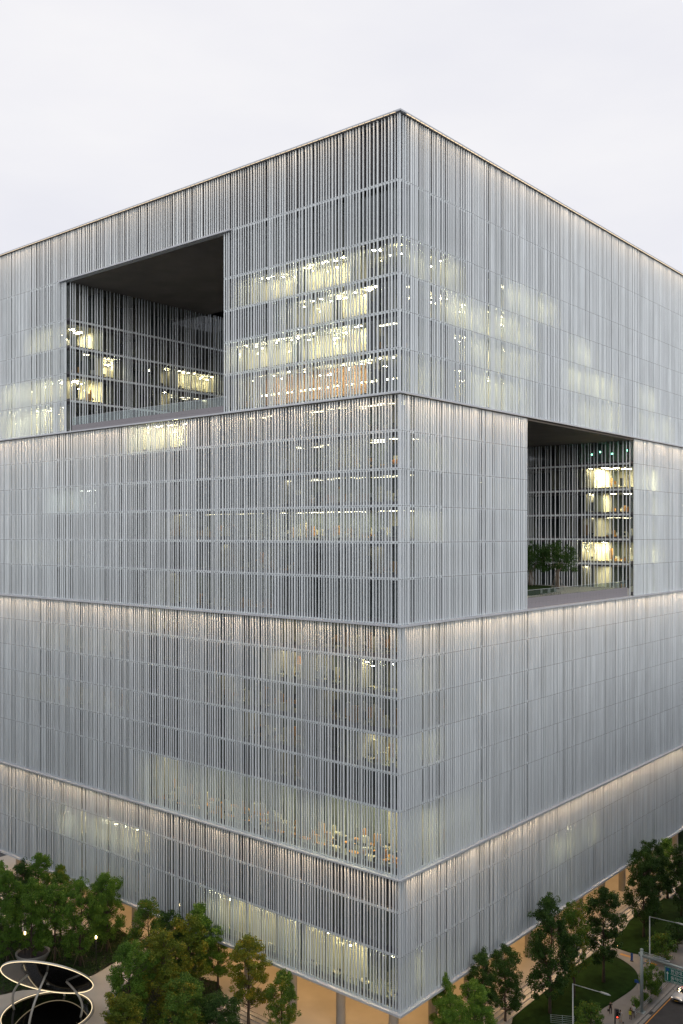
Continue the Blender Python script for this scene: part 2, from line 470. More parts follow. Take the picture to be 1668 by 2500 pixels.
# ---- bands: rails, glazing, slabs, rooms
bands = {}
LIT = {}
def lit(face, ti, bi, px0, px1, mt, mode='ceil'):
    fn = {'L': sL, 'R': sR, 'A': lambda p: s_line(p, -OPF, 0, 0, 1), 'C': lambda p: s_line(p, 0, OPF, -1, 0)}[face]
    a, b = sorted((fn(px0), fn(px1))); LIT.setdefault((face, ti, bi), []).append((max(a, 1.5), b, mt, mode))
for a in (('L', 0, 2, 590, 700, 'room_mid'), ('L', 0, 2, 700, 835, 'room_bright'), ('L', 0, 2, 845, 962, 'room_bright'),
          ('L', 0, 3, 690, 790, 'room_mid'), ('L', 0, 3, 790, 900, 'room_bright'), ('L', 0, 3, 900, 960, 'room_dim'),
          ('L', 0, 4, 560, 690, 'room_mid'), ('L', 0, 4, 690, 872, 'room_bright'), ('L', 0, 4, 872, 960, 'room_dim'),
          ('L', 0, 5, 600, 962, 'room_mid', 'brick'),
          ('L', 0, 4, 10, 130, 'room_mid'), ('L', 0, 5, -5, 135, 'room_bright'), ('L', 0, 5, 560, 600, 'room_dim'),
          ('L', 1, 0, 320, 432, 'room_bright'), ('L', 1, 0, 560, 640, 'room_dim'), ('L', 1, 0, 700, 960, 'room_dim'),
          ('L', 1, 1, 640, 780, 'room_dim'), ('L', 1, 1, 790, 960, 'room_mid'), ('L', 1, 2, 120, 225, 'room_white'),
          ('L', 1, 3, 380, 620, 'room_dim'), ('L', 1, 3, 620, 960, 'room_mid'), ('L', 1, 4, 500, 700, 'room_dim'), ('L', 1, 4, 850, 930, 'room_dim'),
          ('L', 1, 5, 360, 640, 'room_dim'), ('L', 1, 2, 640, 960, 'room_dim'), ('L', 1, 4, 20, 200, 'room_dim'),
          ('L', 2, 0, 640, 960, 'room_dim'), ('L', 2, 0, 330, 500, 'room_dim'), ('L', 2, 1, 640, 712, 'room_mid', 'brick'), ('L', 2, 1, 860, 964, 'room_gold'), ('L', 2, 1, 720, 810, 'room_mid'),
          ('L', 2, 2, 500, 700, 'room_dim'), ('L', 2, 2, 740, 960, 'room_dim'), ('L', 2, 3, 560, 720, 'room_dim'), ('L', 2, 3, 850, 964, 'room_mid'),
          ('L', 2, 4, 640, 720, 'room_dim'), ('L', 2, 1, 90, 300, 'room_dim'), ('L', 2, 3, 60, 300, 'room_dim'),
          ('L', 2, 5, 350, 700, 'room_dim', 'canteen'), ('L', 2, 5, 700, 964, 'room_canteen', 'canteen'), ('L', 3, 2, 510, 700, 'room_gold'), ('L', 3, 2, 700, 964, 'room_gold'),
          ('L', 3, 1, 150, 345, 'room_mid'), ('L', 3, 1, 20, 150, 'room_dim'), ('L', 3, 2, 150, 345, 'room_dim'),
          ('R', 0, 2, 1010, 1110, 'room_gold'), ('R', 0, 2, 1225, 1345, 'room_mid'), ('R', 0, 3, 1050, 1110, 'room_mid'), ('R', 0, 3, 1120, 1300, 'room_gold'),
          ('R', 0, 3, 1390, 1450, 'room_mid'), ('R', 0, 4, 1000, 1060, 'room_dim'), ('R', 0, 4, 1130, 1300, 'room_gold'), ('R', 0, 4, 1380, 1500, 'room_gold'), ('R', 0, 4, 1560, 1600, 'room_mid'),
          ('R', 0, 5, 990, 1080, 'room_mid'), ('R', 0, 5, 1140, 1290, 'room_gold'), ('R', 0, 5, 1380, 1520, 'room_gold'), ('R', 0, 5, 1560, 1640, 'room_mid'),
          ('R', 1, 0, 990, 1100, 'room_dim'), ('R', 1, 3, 1000, 1150, 'room_dim'), ('R', 1, 2, 1180, 1260, 'room_dim'),
          ('R', 2, 0, 1000, 1160, 'room_dim'), ('R', 2, 1, 1000, 1100, 'room_mid'), ('R', 2, 2, 1090, 1240, 'room_dim'), ('R', 2, 3, 1000, 1120, 'room_dim'), ('R', 2, 5, 1000, 1170, 'room_mid'),
          ('R', 3, 1, 1330, 1460, 'room_mid'), ('R', 3, 2, 985, 1040, 'room_mid'), ('R', 3, 2, 1330, 1420, 'room_dim'),
          ('A', 0, 2, 206, 250, 'room_mid'), ('A', 0, 3, 159, 176, 'room_dim'), ('A', 0, 3, 244, 290, 'room_bright'), ('A', 0, 4, 159, 250, 'room_bright'),
          ('A', 0, 3, 404, 428, 'room_mid'), ('A', 0, 3, 448, 540, 'room_mid'), ('A', 0, 4, 404, 428, 'room_mid'), ('A', 0, 4, 430, 540, 'room_dim'), ('A', 0, 5, 404, 540, 'room_mid'),
          ('C', 1, 1, 1423, 1536, 'room_bright'), ('C', 1, 2, 1421, 1458, 'room_mid'), ('C', 1, 3, 1412, 1536, 'room_dim'), ('C', 1, 4, 1412, 1536, 'room_bright'), ('C', 1, 5, 1412, 1436, 'room_mid'), ('C', 1, 5, 1465, 1536, 'room_dim')):
    lit(*a)
for fa, ti_, bi_, a_, b_, mt_ in (('L', 0, 2, 73.5, 78.2, 'room_mid'), ('L', 0, 4, 70.7, 77.9, 'room_bright'), ('L', 0, 3, 70.7, 73, 'room_dim'), ('R', 1, 1, 70.7, 77.9, 'room_bright'), ('R', 1, 2, 74.5, 77.9, 'room_mid'), ('R', 1, 3, 70.7, 77.9, 'room_dim'), ('R', 1, 4, 70.7, 77.9, 'room_bright'), ('R', 1, 5, 70.7, 77.9, 'room_dim')):
    LIT.setdefault((fa, ti_, bi_), []).append((a_, b_, mt_, 'corner'))

GD = 1.3; RD = 8.0
mull_me = None
DESKS = []
PENDANTS = []
def build_band(face, ti, bi, s0, s1, z0, z1, gd=GD, rail_d=.38, blank=False, core=None, slab_from=None):
    """one storey of one face: rail, sill and head panels, glass, room behind"""
    m = MB(); fbox(m, face, s0 - (gd - rail_d if s0 < 3 else 0), s1, rail_d, rail_d + .09, z0 - .14, z0 + .19)
    fbox(m, face, s0 - (gd - rail_d - .08 if s0 < 3 else 0), s1, rail_d + .095, gd - .01, z0 - .02, z0 + .03)
    q = MB(); q.v, q.f, q.sm = m.v[8:], [tuple(i - 8 for i in f) for f in m.f[6:]], m.sm[6:]; m.v, m.f, m.sm = m.v[:8], m.f[:6], m.sm[:6]
    bpart(m, 'rail', 'rail'); bpart(q, 'walkway', 'grating')
    if blank:
        m = MB(); fbox(m, face, s0, s1, gd, gd + .2, z0 + .03, z1 - .02); bpart(m, 'screen_wall', 'dark_panel'); return
    m = MB(); fbox(m, face, s0, s1, gd, gd + .14, z0 - .45, z0 - .03); fbox(m, face, s0, s1, gd - .004, gd + .14, z0 + .03, z0 + .55)
    bpart(m, 'spandrel', 'spandrel')
    gz0, gz1 = z0 + .55, z1 - .45
    m = MB(); n = max(1, int((s1 - s0) / 2.9)); st = (s1 - s0) / n
    for k in range(n):
        a = s0 + k * st
        p0 = P(face, a + .04, gd + .06); p1 = P(face, a + st - .04, gd + .06)
        m.quad((p0[0], p0[1], gz0), (p1[0], p1[1], gz0), (p1[0], p1[1], gz1), (p0[0], p0[1], gz1))
    bpart(m, 'glazing', 'glass')
    m = MB()
    for k in range(n + 1): a = s0 + k * st; fbox(m, face, a - .035, a + .035, gd + .003, gd + .12, gz0 + .002, gz1 - .002)
    tag(bpart(m, 'mullions', 'mullion'), kind='stuff')
    ss = slab_from if slab_from is not None else s0
    m = MB(); fbox(m, face, ss, s1, gd + .145, RD, z0 - .3, z0); bpart(m, 'floor_slab', 'room_floor')
    m = MB(); fbox(m, face, ss, s1, gd + .145, RD - .01, z1 - .5, z1 - .42); bpart(m, 'ceiling', 'ceiling')
    # back wall and partitions, lit rooms get pale walls
    rooms = sorted(LIT.get((face, ti, bi), []))
    cuts = [ss]
    for a, b, mt, mode in rooms:
        cuts += [min(max(a, ss), s1), min(max(b, ss), s1)]
    cuts.append(s1)
    bw = max(ss, RD if s0 < 3 else ss)
    r = random.Random(hash((face, ti, bi)) % 1000 if False else ti * 100 + bi * 7 + ord(face))
    def wall(a, b, mt, wd=None):
        if b - a < .3: return
        a = max(a, bw)
        if b - a < .3: return
        m = MB(); fbox(m, face, a, b, (wd or RD) - .1, wd or RD, z0 + .002, z1 - .5); bpart(m, 'back_wall', mt)
    pos = ss
    for a, b, mt, mode in rooms:
        a, b = min(max(a, ss), s1), min(max(b, ss), s1)
        if b - a < .5: continue
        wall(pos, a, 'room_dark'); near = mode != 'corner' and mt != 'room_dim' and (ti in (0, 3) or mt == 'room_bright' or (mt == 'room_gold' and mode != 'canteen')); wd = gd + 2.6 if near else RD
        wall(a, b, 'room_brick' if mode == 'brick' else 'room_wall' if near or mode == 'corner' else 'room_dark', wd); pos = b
        m = MB(); pm = MB()
        for e in (a, b):
            if e > 1.8 + s0 and e > RD - 4 and mode != 'corner': fbox(pm, face, e - .06, e + .06, gd + .6, wd - .12, z0 + .002, z1 - .5)
        s = a + .2
        zc = z1 - .52
        def lamp(sa, da, w, drop=0):                                 # square ceiling fitting, light side down
            p0 = P(face, sa, da); p1 = P(face, sa + w, da + w); x0, x1 = sorted((p0[0], p1[0])); y0, y1 = sorted((p0[1], p1[1]))
            zl = zc - drop; m.quad((x0, y0, zl), (x0, y1, zl), (x1, y1, zl), (x1, y0, zl))
        while s < b - .4:
            if near and r.random() < .6: lamp(s + r.uniform(-.2, .2), gd + r.choice((.35, .6, .9, 1.25)), .38, r.choice((0, 0, 0, .3, .7, 1.1)) if near else 0)
            if not near and r.random() < .8: lamp(s, gd + r.choice((2.4, 3.2, 4.6)), .85)
            s += .95
        if m.v: bpart(m, 'ceiling_light', mt if near or mode in ('canteen', 'corner') else {'room_dim': 'room_low', 'room_mid': 'room_dim'}.get(mt, mt))
        if pm.v: bpart(pm, 'partition', 'partition')
        if not near:                                         # cabinets, shelves and screens standing in the deeper rooms
            for mt_, cnt in (('book_cream', .55), ('shelf_wood', .4), ('desk_orange', .22), ('chair_dark', .35), ('cloth_white', .3)):
                q = MB()
                for k in range(int((b - a) * cnt * 1.5)):
                    s_ = r.uniform(a + .3, b - .6); d_ = r.uniform(gd + .9, RD - 1.2); w_ = r.uniform(.25, 1.1); h_ = r.choice((.5, .9, 1.3, 1.9)) * r.uniform(.8, 1.1); zz = z0 + r.choice((.01, .01, .75))
                    fbox(q, face, s_, s_ + w_, d_, d_ + .4, zz, min(z1 - .6, zz + h_))
                if q.v: tag(bpart(q, 'furnishings', mt_), kind='stuff')
        DESKS.append((face, ti, bi, a, b, z0, gd, mt, mode))
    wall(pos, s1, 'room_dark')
    # some dim partitions along the dark stretches
    pm = MB(); s = max(ss, RD) + r.uniform(2, 7)
    while s < s1 - 1:
        if not any(a - 1 < s < b + 1 for a, b, _, _ in rooms): fbox(pm, face, s - .06, s + .06, gd + .5, RD - .12, z0 + .002, z1 - .5)
        s += r.uniform(4, 11)
    if pm.v: bpart(pm, 'partition', 'partition')

for ti, zs in enumerate(T):
    for bi in range(len(zs) - 1):
        z1, z0 = zs[bi], zs[bi + 1]
        for face in 'LR':
            rng = [(GD + (.0 if face == 'L' else .15), W)]
            if face == 'L' and ti == 0 and bi > 0: rng = [(GD, OPN - .3), (OPF + .95, W)]
            if face == 'R' and ti == 1: rng = [(GD + .15, OPN - .3), (OPF + .95, W)]
            for k, (a, b) in enumerate(rng):
                sf = None
                if face == 'R' and k == 0: sf = RD + .01
                build_band(face, ti, bi, a, b, z0, z1, blank=(ti == 0 and bi == 0) or (ti == 3 and bi == 0), slab_from=sf)
        if ti == 0 and bi > 0: build_band('A', ti, bi, 1.6, 52, z0, z1, gd=.95, rail_d=.28, slab_from=RD + .01)
        if ti == 1: build_band('C', ti, bi, 1.6, 44, z0, z1, gd=.95, rail_d=.28, slab_from=RD + .01)
# jamb walls, soffits, terraces, roof and the courtyard walls
m = MB(); m.box(-OPN - 0, -OPN + .3, 1.2, OPN, T[0][-1], HEAD - .2); m.box(-OPN, -OPN + .3, OPN, OPF, T[0][-1] - .2, ZTOP - .3); bpart(m, 'courtyard_wall', 'spandrel')
m = MB(); m.box(-OPN, -1.2, OPN - .3, OPN, T[1][-1], T[1][0] - .3); m.box(-OPF, -OPN - .01, OPN - .3, OPN, T[1][-1], T[1][0]); bpart(m, 'courtyard_wall', 'spandrel')
m = MB(); m.box(-OPF - .3, -OPF, 54, OPF, T[1][-1], ZTOP - .3); m.box(-OPF - .3, -OPN - .01, OPF + 9, OPF + 9.3, T[1][-1], ZTOP - .3); bpart(m, 'courtyard_wall', 'spandrel')
m = MB(); m.box(-OPF, -OPN, OPF + 0, OPF + .3, T[0][-1], ZTOP - .3); bpart(m, 'courtyard_wall', 'spandrel')
m = MB(); m.box(-OPF - .9, -OPN + .2, .85, OPN, HEAD - .32, HEAD - .21); bpart(m, 'terrace_soffit', 'soffit')
m = MB()
for k in range(5): m.box(-OPF - .2, -OPN, .1 + k * .15, .2 + k * .15, HEAD - .24, HEAD - .19)
bpart(m, 'lintel_grille', 'rail')
m = MB(); m.box(-OPN, -.25, OPN + .02, OPF + .9, T[0][-1] - .55, T[0][-1] - .28); bpart(m, 'terrace_soffit', 'soffit')
UT = T[0][-1] + .35; LT = T[1][-1] + 1.3
m = MB(); m.box(-OPF - .9, -OPN - .01, 1.0, OPN, T[0][-1] - .4, UT); bpart(m, 'terrace_floor', 'pale_path')
m = MB(); m.box(-OPF - .9, -1.0, OPN + .01, OPF + .9, T[1][-1] - .4, LT); bpart(m, 'terrace_floor', 'pale_path')
m = MB(); m.box(-W + .6, -.6, .6, OPN, ZTOP - .6, ZTOP - .28); m.box(-W + .6, -.6, OPF, W - .6, ZTOP - .6, ZTOP - .28)
m.box(-OPN, -.6, OPN + .01, OPF - .01, ZTOP - .6, ZTOP - .28); m.box(-W + .6, -OPF, OPN + .01, OPF - .01, ZTOP - .6, ZTOP - .28); bpart(m, 'roof', 'slab')
m = MB(); m.box(-W, -W + .3, 1.3, W, ZSOF, ZTOP - .3); m.box(-W + .31, -1.3, W - .3, W, ZSOF, ZTOP - .3); bpart(m, 'rear_wall', 'spandrel')
m = MB(); m.box(-W + .35, -1.21, 1.21, W - .35, ZSOF - .3, ZSOF - .05); bpart(m, 'base_soffit', 'soffit')
m = MB()
def dl(x, y): m.quad((x - .25, y - .25, ZSOF - .304), (x - .25, y + .25, ZSOF - .304), (x + .25, y + .25, ZSOF - .304), (x + .25, y - .25, ZSOF - .304))
for i in range(12):
    for j in range(12):
        x, y = -2.0 - i * 4.35, 2.0 + j * 4.35
        if min(i, j) < 4: dl(x, y)
for i in range(12, 23):
    for j in range(0, 3):
        x, y = -2.0 - i * 4.35, 2.0 + j * 4.35; dl(x, y)
        x, y = -2.0 - j * 4.35, 2.0 + i * 4.35; dl(x, y)
tag(bpart(m, 'downlights', 'soffit_lamp'), kind='stuff')
cme = MB().prism([(.62 * math.cos(t * math.pi / 16), .62 * math.sin(t * math.pi / 16)) for t in range(32)], 0, ZSOF - .3 - PZ, smooth=True).mesh('column', 'concrete')
for k in range(12):
    p = 3.9 + 8.7 * k
    inst('column', cme, B, (-p, 3.9, 0))
    if k: inst('column', cme, B, (-3.9, p, 0))
# core under the building, seen between the columns
m = MB(); m.box(-60, -24, 24, 60, PZ, ZSOF - .3); bpart(m, 'lobby_core', 'room_wall')

# parapets: tiles and glass
tile = MB().box(0, 1.135, 0, .05, 0, 1).mesh('tile', 'parapet_tile')
def parapet(face, s0, s1, zb, h1, h2, d, hg):
    m = MB(); fbox(m, face, s0, s1, d + .055, d + .35, zb, zb + h1 + h2 + .01); pp = bpart(m, 'parapet', 'spandrel')
    n = int((s1 - s0) / 1.15); st = (s1 - s0) / n
    for k in range(n):
        for (z, h) in ((zb, h1), (zb + h1 + .02, h2 - .02)):
            a = P(face, s0 + k * st + .01, d); o = inst('tile', tile, pp, (a[0], a[1], z))
            o.scale = ((st - .02) / 1.135, 1, h)
            o.rotation_euler = (0, 0, math.pi if face == 'L' else math.pi / 2)
            if face == 'L': o.location.y += .05
    m = MB(); n = int((s1 - s0) / 2.4); st = (s1 - s0) / n
    for k in range(n):
        a = s0 + k * st; fbox(m, face, a + .015, a + st - .015, d + .2, d + .22, zb + h1 + h2 + .012, zb + h1 + h2 + hg)
    g = bpart(m, 'balustrade', 'balustrade_glass')
    m = MB(); fbox(m, face, s0, s1, d + .19, d + .23, zb + h1 + h2 + hg, zb + h1 + h2 + hg + .03); m.build('handrail', 'rail', g)
parapet('L', OPN + .02, OPF - .4, T[0][-1] + .02, .55, .55, .75, 1.35)
parapet('R', OPN + .02, OPF - 1.2, T[1][-1] + .02, .8, .75, .75, 1.1)
# exit lamps in the lower terrace wall
m = MB()
for px, dz in ((1444.5, 1.4), (1465, 1.0), (1494.5, 1.45), (1531, 1.0)):
    s = s_line(px, 0, OPF + 3, -1, 0); p = (-s, OPF + 3); z = T[1][0] - 1.0 - dz
    m.box(p[0] - .16, p[0] + .16, p[1], p[1] + .05, z - .16, z + .12)
bpart(m, 'exit_lamp', 'exit_green')
# point lamps seen in the lit rooms
m = MB()
r = random.Random(4)
for (face, ti, bi, a, b, z0, gd, mt, mode) in DESKS:
    z1 = T[ti][bi]
    if mode == 'brick' and ti == 0:
        s = a + .6
        while s < b: 
            p = P(face, s, gd + 1.1); m.box(p[0] - .07, p[0] + .07, p[1] - .07, p[1] + .07, z0 + 2.05, z0 + 2.2); s += .82 if r.random() < .8 else 1.6
    elif mt in ('room_bright', 'room_mid') and (ti == 0 or face == 'C'):
        for k in range(int((b - a) * .8)):
            s = r.uniform(a + .3, b - .3); d = gd + r.uniform(.8, 4.5); p = P(face, s, d); z = z1 - r.choice((.62, .62, .9, 1.5, 2.2))
            m.box(p[0] - .065, p[0] + .065, p[1] - .065, p[1] + .065, z - .07, z + .06)
tag(bpart(m, 'pendant_lamps', 'pendant'), kind='stuff')

# office furniture glimpsed between the fins (tables with their legs and screens)
def desk_proto(name, top, dark):
    t = MB().box(-.8, .8, -.38, .38, .72, .77).mesh('tabletop', top)
    l = MB().box(-.03, .03, -.34, .34, 0, .72).mesh('leg', dark)
    q = MB(); q.box(-.28, .28, -.012, .012, .12, .46); q.box(-.04, .04, -.012, .012, .0, .12); q.box(-.12, .12, -.08, .08, 0, .015)
    c = MB(); c.box(-.23, .23, -.22, .22, .42, .48); c.box(-.22, .22, .19, .24, .48, .95); c.tube([(0, 0, .05), (0, 0, .42)], .03, 6); c.box(-.25, .25, -.03, .03, 0, .05); c.box(-.03, .03, -.25, .25, 0, .05)
    return t, l, q.mesh('monitor', 'monitor'), c.mesh('office_chair', 'chair_dark')
dm, lm, mm, chm = desk_proto('office_desk', 'desk_pale', 'dark_metal')
dmo = MB().box(-.8, .8, -.38, .38, .72, .77).mesh('tabletop', 'desk_orange')
r = random.Random(12)
nd = 0
TIER = ('above the first ledge', 'between the first and second ledge', 'between the second and third ledge', 'below the third ledge')
for (face, ti, bi, a, b, z0, gd, mt, mode) in DESKS:
    if ti == 0 and face in 'LR': continue
    if face == 'R' and a > 8: continue
    step_ = 3.4 if (ti, bi) != (2, 5) else 2.2
    s = a + 1.0
    while s < min(b - .6, a + 30):
        for dd in ((.8, 2.7, 4.6) if (ti, bi) == (2, 5) or face == 'C' else (.8,)):
            if dd > 2 and (mt == 'room_bright' or (nd > 90 and mode != 'canteen')): continue
            orange = (ti, bi) == (2, 5) and r.random() < .75
            p = P(face, s + r.uniform(-.3, .3), gd + dd + r.uniform(0, .7))
            e = empty('office_desk' if not orange else 'canteen_table', (p[0], p[1], z0), (0 if face in 'LC' else math.pi / 2) + r.choice((0, 0, math.pi)))
            if orange: tag(e, 'orange-topped table behind the fins, low on the left face above the third ledge', 'table', 'orange tables behind the fins')
            elif face == 'C': tag(e, 'pale desk in the lit offices beside the lower terrace', 'desk', 'desks beside the lower terrace')
            elif face == 'L': tag(e, 'pale office desk glimpsed behind the left fins %s' % TIER[ti], 'desk', 'desks behind the left fins %s' % TIER[ti])
            else: tag(e, 'pale office desk glimpsed behind the right fins %s' % TIER[ti], 'desk', 'desks behind the right fins %s' % TIER[ti])
            inst('tabletop', dmo if orange else dm, e); inst('leg', lm, e, (-.7, 0, 0)); inst('leg', lm, e, (.7, 0, 0))
            if not orange and r.random() < .7: inst('monitor', mm, e, (r.uniform(-.3, .3), .1, .77))
            nd += 1
        s += step_ * r.uniform(.85, 1.5)

# ================================================================== SHADE BLOCKS (unseen, added round the viewpoint to shade the street and lower tiers)
mat('shade_block_wall', (.15, .15, .15), .8, var=.15, vscale=.1); mat('shade_block_glass', (.03, .035, .04), .15)
for x0, x1, y0, y1, h_, lab in ((47, 76, -6, 24, 36, 'unseen stone-grey block added for shade across the street beside the crossing'), (47, 80, 27, 62, 42, 'unseen tall grey block added for shade across the street opposite the lower terrace'),
                           (47, 78, 66, 100, 32, 'unseen grey block added for shade across the street opposite the far half of the right face'), (47, 82, 104, 150, 34, 'unseen grey block added for shade across the street beyond the far end'),
                           (-60, -8, -104, -68, 56, 'unseen wide grey block added for shade across the garden opposite the left face'), (-120, -66, -100, -64, 50, 'unseen grey block added for shade across the garden opposite the far left part'),
                           (2, 44, -140, -106, 58, 'unseen grey block added for shade behind the viewpoint on the left'), (74, 120, -150, -100, 60, 'unseen grey block added for shade right behind the viewpoint')):
    nb = tag(empty('shade_block', ((x0 + x1) / 2, (y0 + y1) / 2, GZ - .16)), lab, 'building', 'unseen blocks added for shade')
    hx, hy = (x1 - x0) / 2, (y1 - y0) / 2
    h_ += 9; MB().box(-hx, hx, -hy, hy, 0, h_).build('wall', 'shade_block_wall', nb)
    q = MB()
    for k in range(int(h_ / 3.6)):
        z = 1.6 + k * 3.6; q.box(-hx - .02, hx + .02, -hy - .02, hy + .02, z, z + 1.7)
    q.build('window_bands', 'shade_block_glass', nb)
# ================================================================== LAWNS, BEDS
def blob(pts, sub=5):
    n = len(pts); out = []
    for i in range(n):
        p0, p1, p2, p3 = (Vector((*pts[(i + k) % n], 0)) for k in (-1, 0, 1, 2))
        for j in range(sub):
            t = j / sub
            q = .5 * ((2 * p1) + (p2 - p0) * t + (2 * p0 - 5 * p1 + 4 * p2 - p3) * t * t + (3 * p1 - p0 - 3 * p2 + p3) * t ** 3)
            out.append((q.x, q.y))
    return out
def inside(p, poly):
    c = False; n = len(poly); x, y = p
    for i in range(n):
        x1, y1 = poly[i]; x2, y2 = poly[i - 1]
        if (y1 > y) != (y2 > y) and x < (x2 - x1) * (y - y1) / (y2 - y1) + x1: c = not c
    return c
def mound(name, poly, z, h, m):
    cx = sum(p[0] for p in poly) / len(poly); cy = sum(p[1] for p in poly) / len(poly)
    mb = MB(); rings = [(1.0, 0.0), (1.0, .05), (.9, .05 + h * .35), (.65, .05 + h * .75), (.35, .05 + h * .95)]
    n = len(poly)
    for f, dz in rings: mb.v += [(cx + (p[0] - cx) * f, cy + (p[1] - cy) * f, z + dz) for p in poly]
    for k in range(len(rings) - 1):
        for j in range(n): mb.f.append((k * n + j, k * n + (j + 1) % n, (k + 1) * n + (j + 1) % n, (k + 1) * n + j)); mb.sm.append(k > 0)
    mb.v.append((cx, cy, z + .05 + h)); c = len(mb.v) - 1; k = len(rings) - 1
    for j in range(n): mb.f.append((k * n + j, k * n + (j + 1) % n, c)); mb.sm.append(True)
    o = mb.build(name, m); return structure(o)
def z7(x, y): return ground(1000 + x / 2.347, 1950 + y / 2.347, GZ)
def z5(x, y): return ground(x / 2.613, 1950 + y / 2.613, PZ)
lawnA = blob([z7(*p) for p in ((575, 1290), (610, 1200), (745, 1065), (905, 940), (1010, 893), (1110, 885), (1210, 920), (1290, 980), (1312, 1035), (1280, 1090), (1180, 1160), (1080, 1225), (960, 1340), (700, 1420), (590, 1380))])
mound('lawn', lawnA, GZ, .25, 'lawn')
lawnB = blob([z7(*p) for p in ((1168, 835), (1195, 745), (1250, 672), (1330, 610), (1400, 565), (1480, 572), (1568, 580), (1640, 640), (1600, 760), (1460, 872), (1330, 893), (1230, 872))])
mound('lawn', lawnB, GZ, .3, 'lawn')
lawnC = blob([z7(*p) for p in ((1497, 488), (1520, 450), (1580, 410), (1660, 380), (1720, 430), (1690, 520), (1600, 555), (1530, 540))])
mound('lawn', lawnC, GZ, .2, 'lawn')
lawnD = blob([(-34, 103.5), (-20, 101.5), (3, 104), (6, 118), (-10, 130), (-30, 124)])
mound('lawn', lawnD, GZ + .9, .3, 'lawn')
bedA = blob([z5(*p) for p in ((-120, 1225), (150, 1222), (330, 1205), (480, 1155), (590, 1128), (700, 1065), (790, 1005), (836, 905), (775, 848), (690, 832), (560, 850), (420, 880), (280, 880), (100, 850), (-120, 830))])
structure(MB().prism(bedA, PZ - .1, PZ + .12).build('planting_bed', 'soil'))
bedB = [ground(x / 2.613, 1950 + y / 2.613, PZ) for x, y in ((690, 1437), (700, 1330), (800, 1190), (930, 1100), (1110, 1070), (1290, 1150), (1400, 1195))]
bedB = blob(bedB + [(-28.6, -4.6), (-28.6, -24), (-38, -24)])
structure(MB().prism(bedB, PZ - .1, PZ + .12).build('planting_bed', 'soil'))
bedC = blob([(-26.5, -5.2), (-14, -5.0), (-9, -7), (-9, -14), (-24, -16)])
structure(MB().prism(bedC, GZ - .1, GZ + .12).build('planting_bed', 'soil'))
bedD = blob([(4.6, 12.5), (1.2, 2), (5, -6), (10, 2), (9, 14)])
mound('lawn', bedD, GZ, .2, 'lawn')

def leaf_quads(mb, c, n, rad_, leaf, rnd, flat=1.0):
    for _ in range(n):
        while True:
            v = Vector((rnd.uniform(-1, 1), rnd.uniform(-1, 1), rnd.uniform(-1, 1)))
            if v.length < 1: break
        p = Vector(c) + Vector((v.x * rad_, v.y * rad_, v.z * rad_ * flat))
        nrm = (v * .8 + Vector((rnd.gauss(0, .6), rnd.gauss(0, .6), rnd.gauss(.35, .6))))
        if nrm.length < .05: nrm = Vector((0, 0, 1))
        nrm.normalize()
        a = nrm.cross(Vector((rnd.gauss(0, 1), rnd.gauss(0, 1), rnd.gauss(0, 1))))
        if a.length < .05: continue
        a.normalize(); b = nrm.cross(a); l = leaf * rnd.uniform(.65, 1.25); w = l * .62
        mb.quad(tuple(p - a * l * .5), tuple(p + b * w * .5), tuple(p + a * l * .5), tuple(p - b * w * .5))
rc = random.Random(31)
def cover(poly, z, n, name, label):
    xs = [p[0] for p in poly]; ys = [p[1] for p in poly]; mb = MB(); k = 0
    while k < n:
        p = (rc.uniform(min(xs), max(xs)), rc.uniform(min(ys), max(ys)))
        if not inside(p, poly): continue
        k += 1; leaf_quads(mb, (p[0], p[1], z + rc.uniform(.1, .38)), 7, .28, .2, rc, .7)
    o = mb.build(name, 'leaf_cover'); tag(o, label, 'ground cover', kind='stuff')
cover(bedA, PZ, 5200, 'ground_cover', 'dark low ivy-like planting round the concrete tub and trees')
cover(bedB, PZ, 2200, 'ground_cover', 'dark low planting under the yellowing trees')
cover(bedC, GZ, 900, 'ground_cover', 'low planting by the corner steps under the trees')

# ================================================================== TREES
def crown_mesh(seed, H, R, base, nclump, per, leaf, crad, shape=1.0):
    rnd = random.Random(seed); mb = MB(); tips = []; hs = H - base; limbs = []
    peak = .36 * shape
    def env(t):
        q = abs((t - peak) / (peak + .12 if t < peak else 1.04 - peak)); return R * max(.02, 1 - min(1, q) ** 2.1) ** .6
    nl = 17
    for k in range(nl):                                      # limbs spiral up the trunk, each ends in a lump of foliage
        t = .04 + .90 * (k + rnd.uniform(-.35, .35)) / (nl - 1); t = min(.97, max(.0, t)); an = k * 2.4 + rnd.uniform(-.5, .5)
        e = env(t); rr = e * rnd.uniform(.55, .95) * (1 if t < .9 else .3)
        limbs.append((rr * math.cos(an), rr * math.sin(an), base + hs * t, R * rnd.uniform(.26, .46)))
    for k in range(nclump):
        if k % 4:
            l = limbs[rnd.randrange(nl)]
            v = Vector((rnd.gauss(0, 1), rnd.gauss(0, 1), rnd.gauss(0, 1))).normalized() * rnd.random() ** .45 * l[3]
            c = (l[0] + v.x, l[1] + v.y, min(H - .1, l[2] + v.z * 1.1))
        else:
            t = rnd.uniform(0, .95); an = rnd.uniform(0, 6.28); rr = env(t) * math.sqrt(rnd.uniform(0, .85)); c = (rr * math.cos(an), rr * math.sin(an), base + hs * t)
        tips.append(c); leaf_quads(mb, c, int(per * rnd.uniform(.5, 1.3)), crad * rnd.uniform(.6, 1.15), leaf, rnd, .8)
    leaf_quads(mb, (0, 0, H - .25), per // 2, crad * .6, leaf, rnd, 1.3)
    return mb, tips
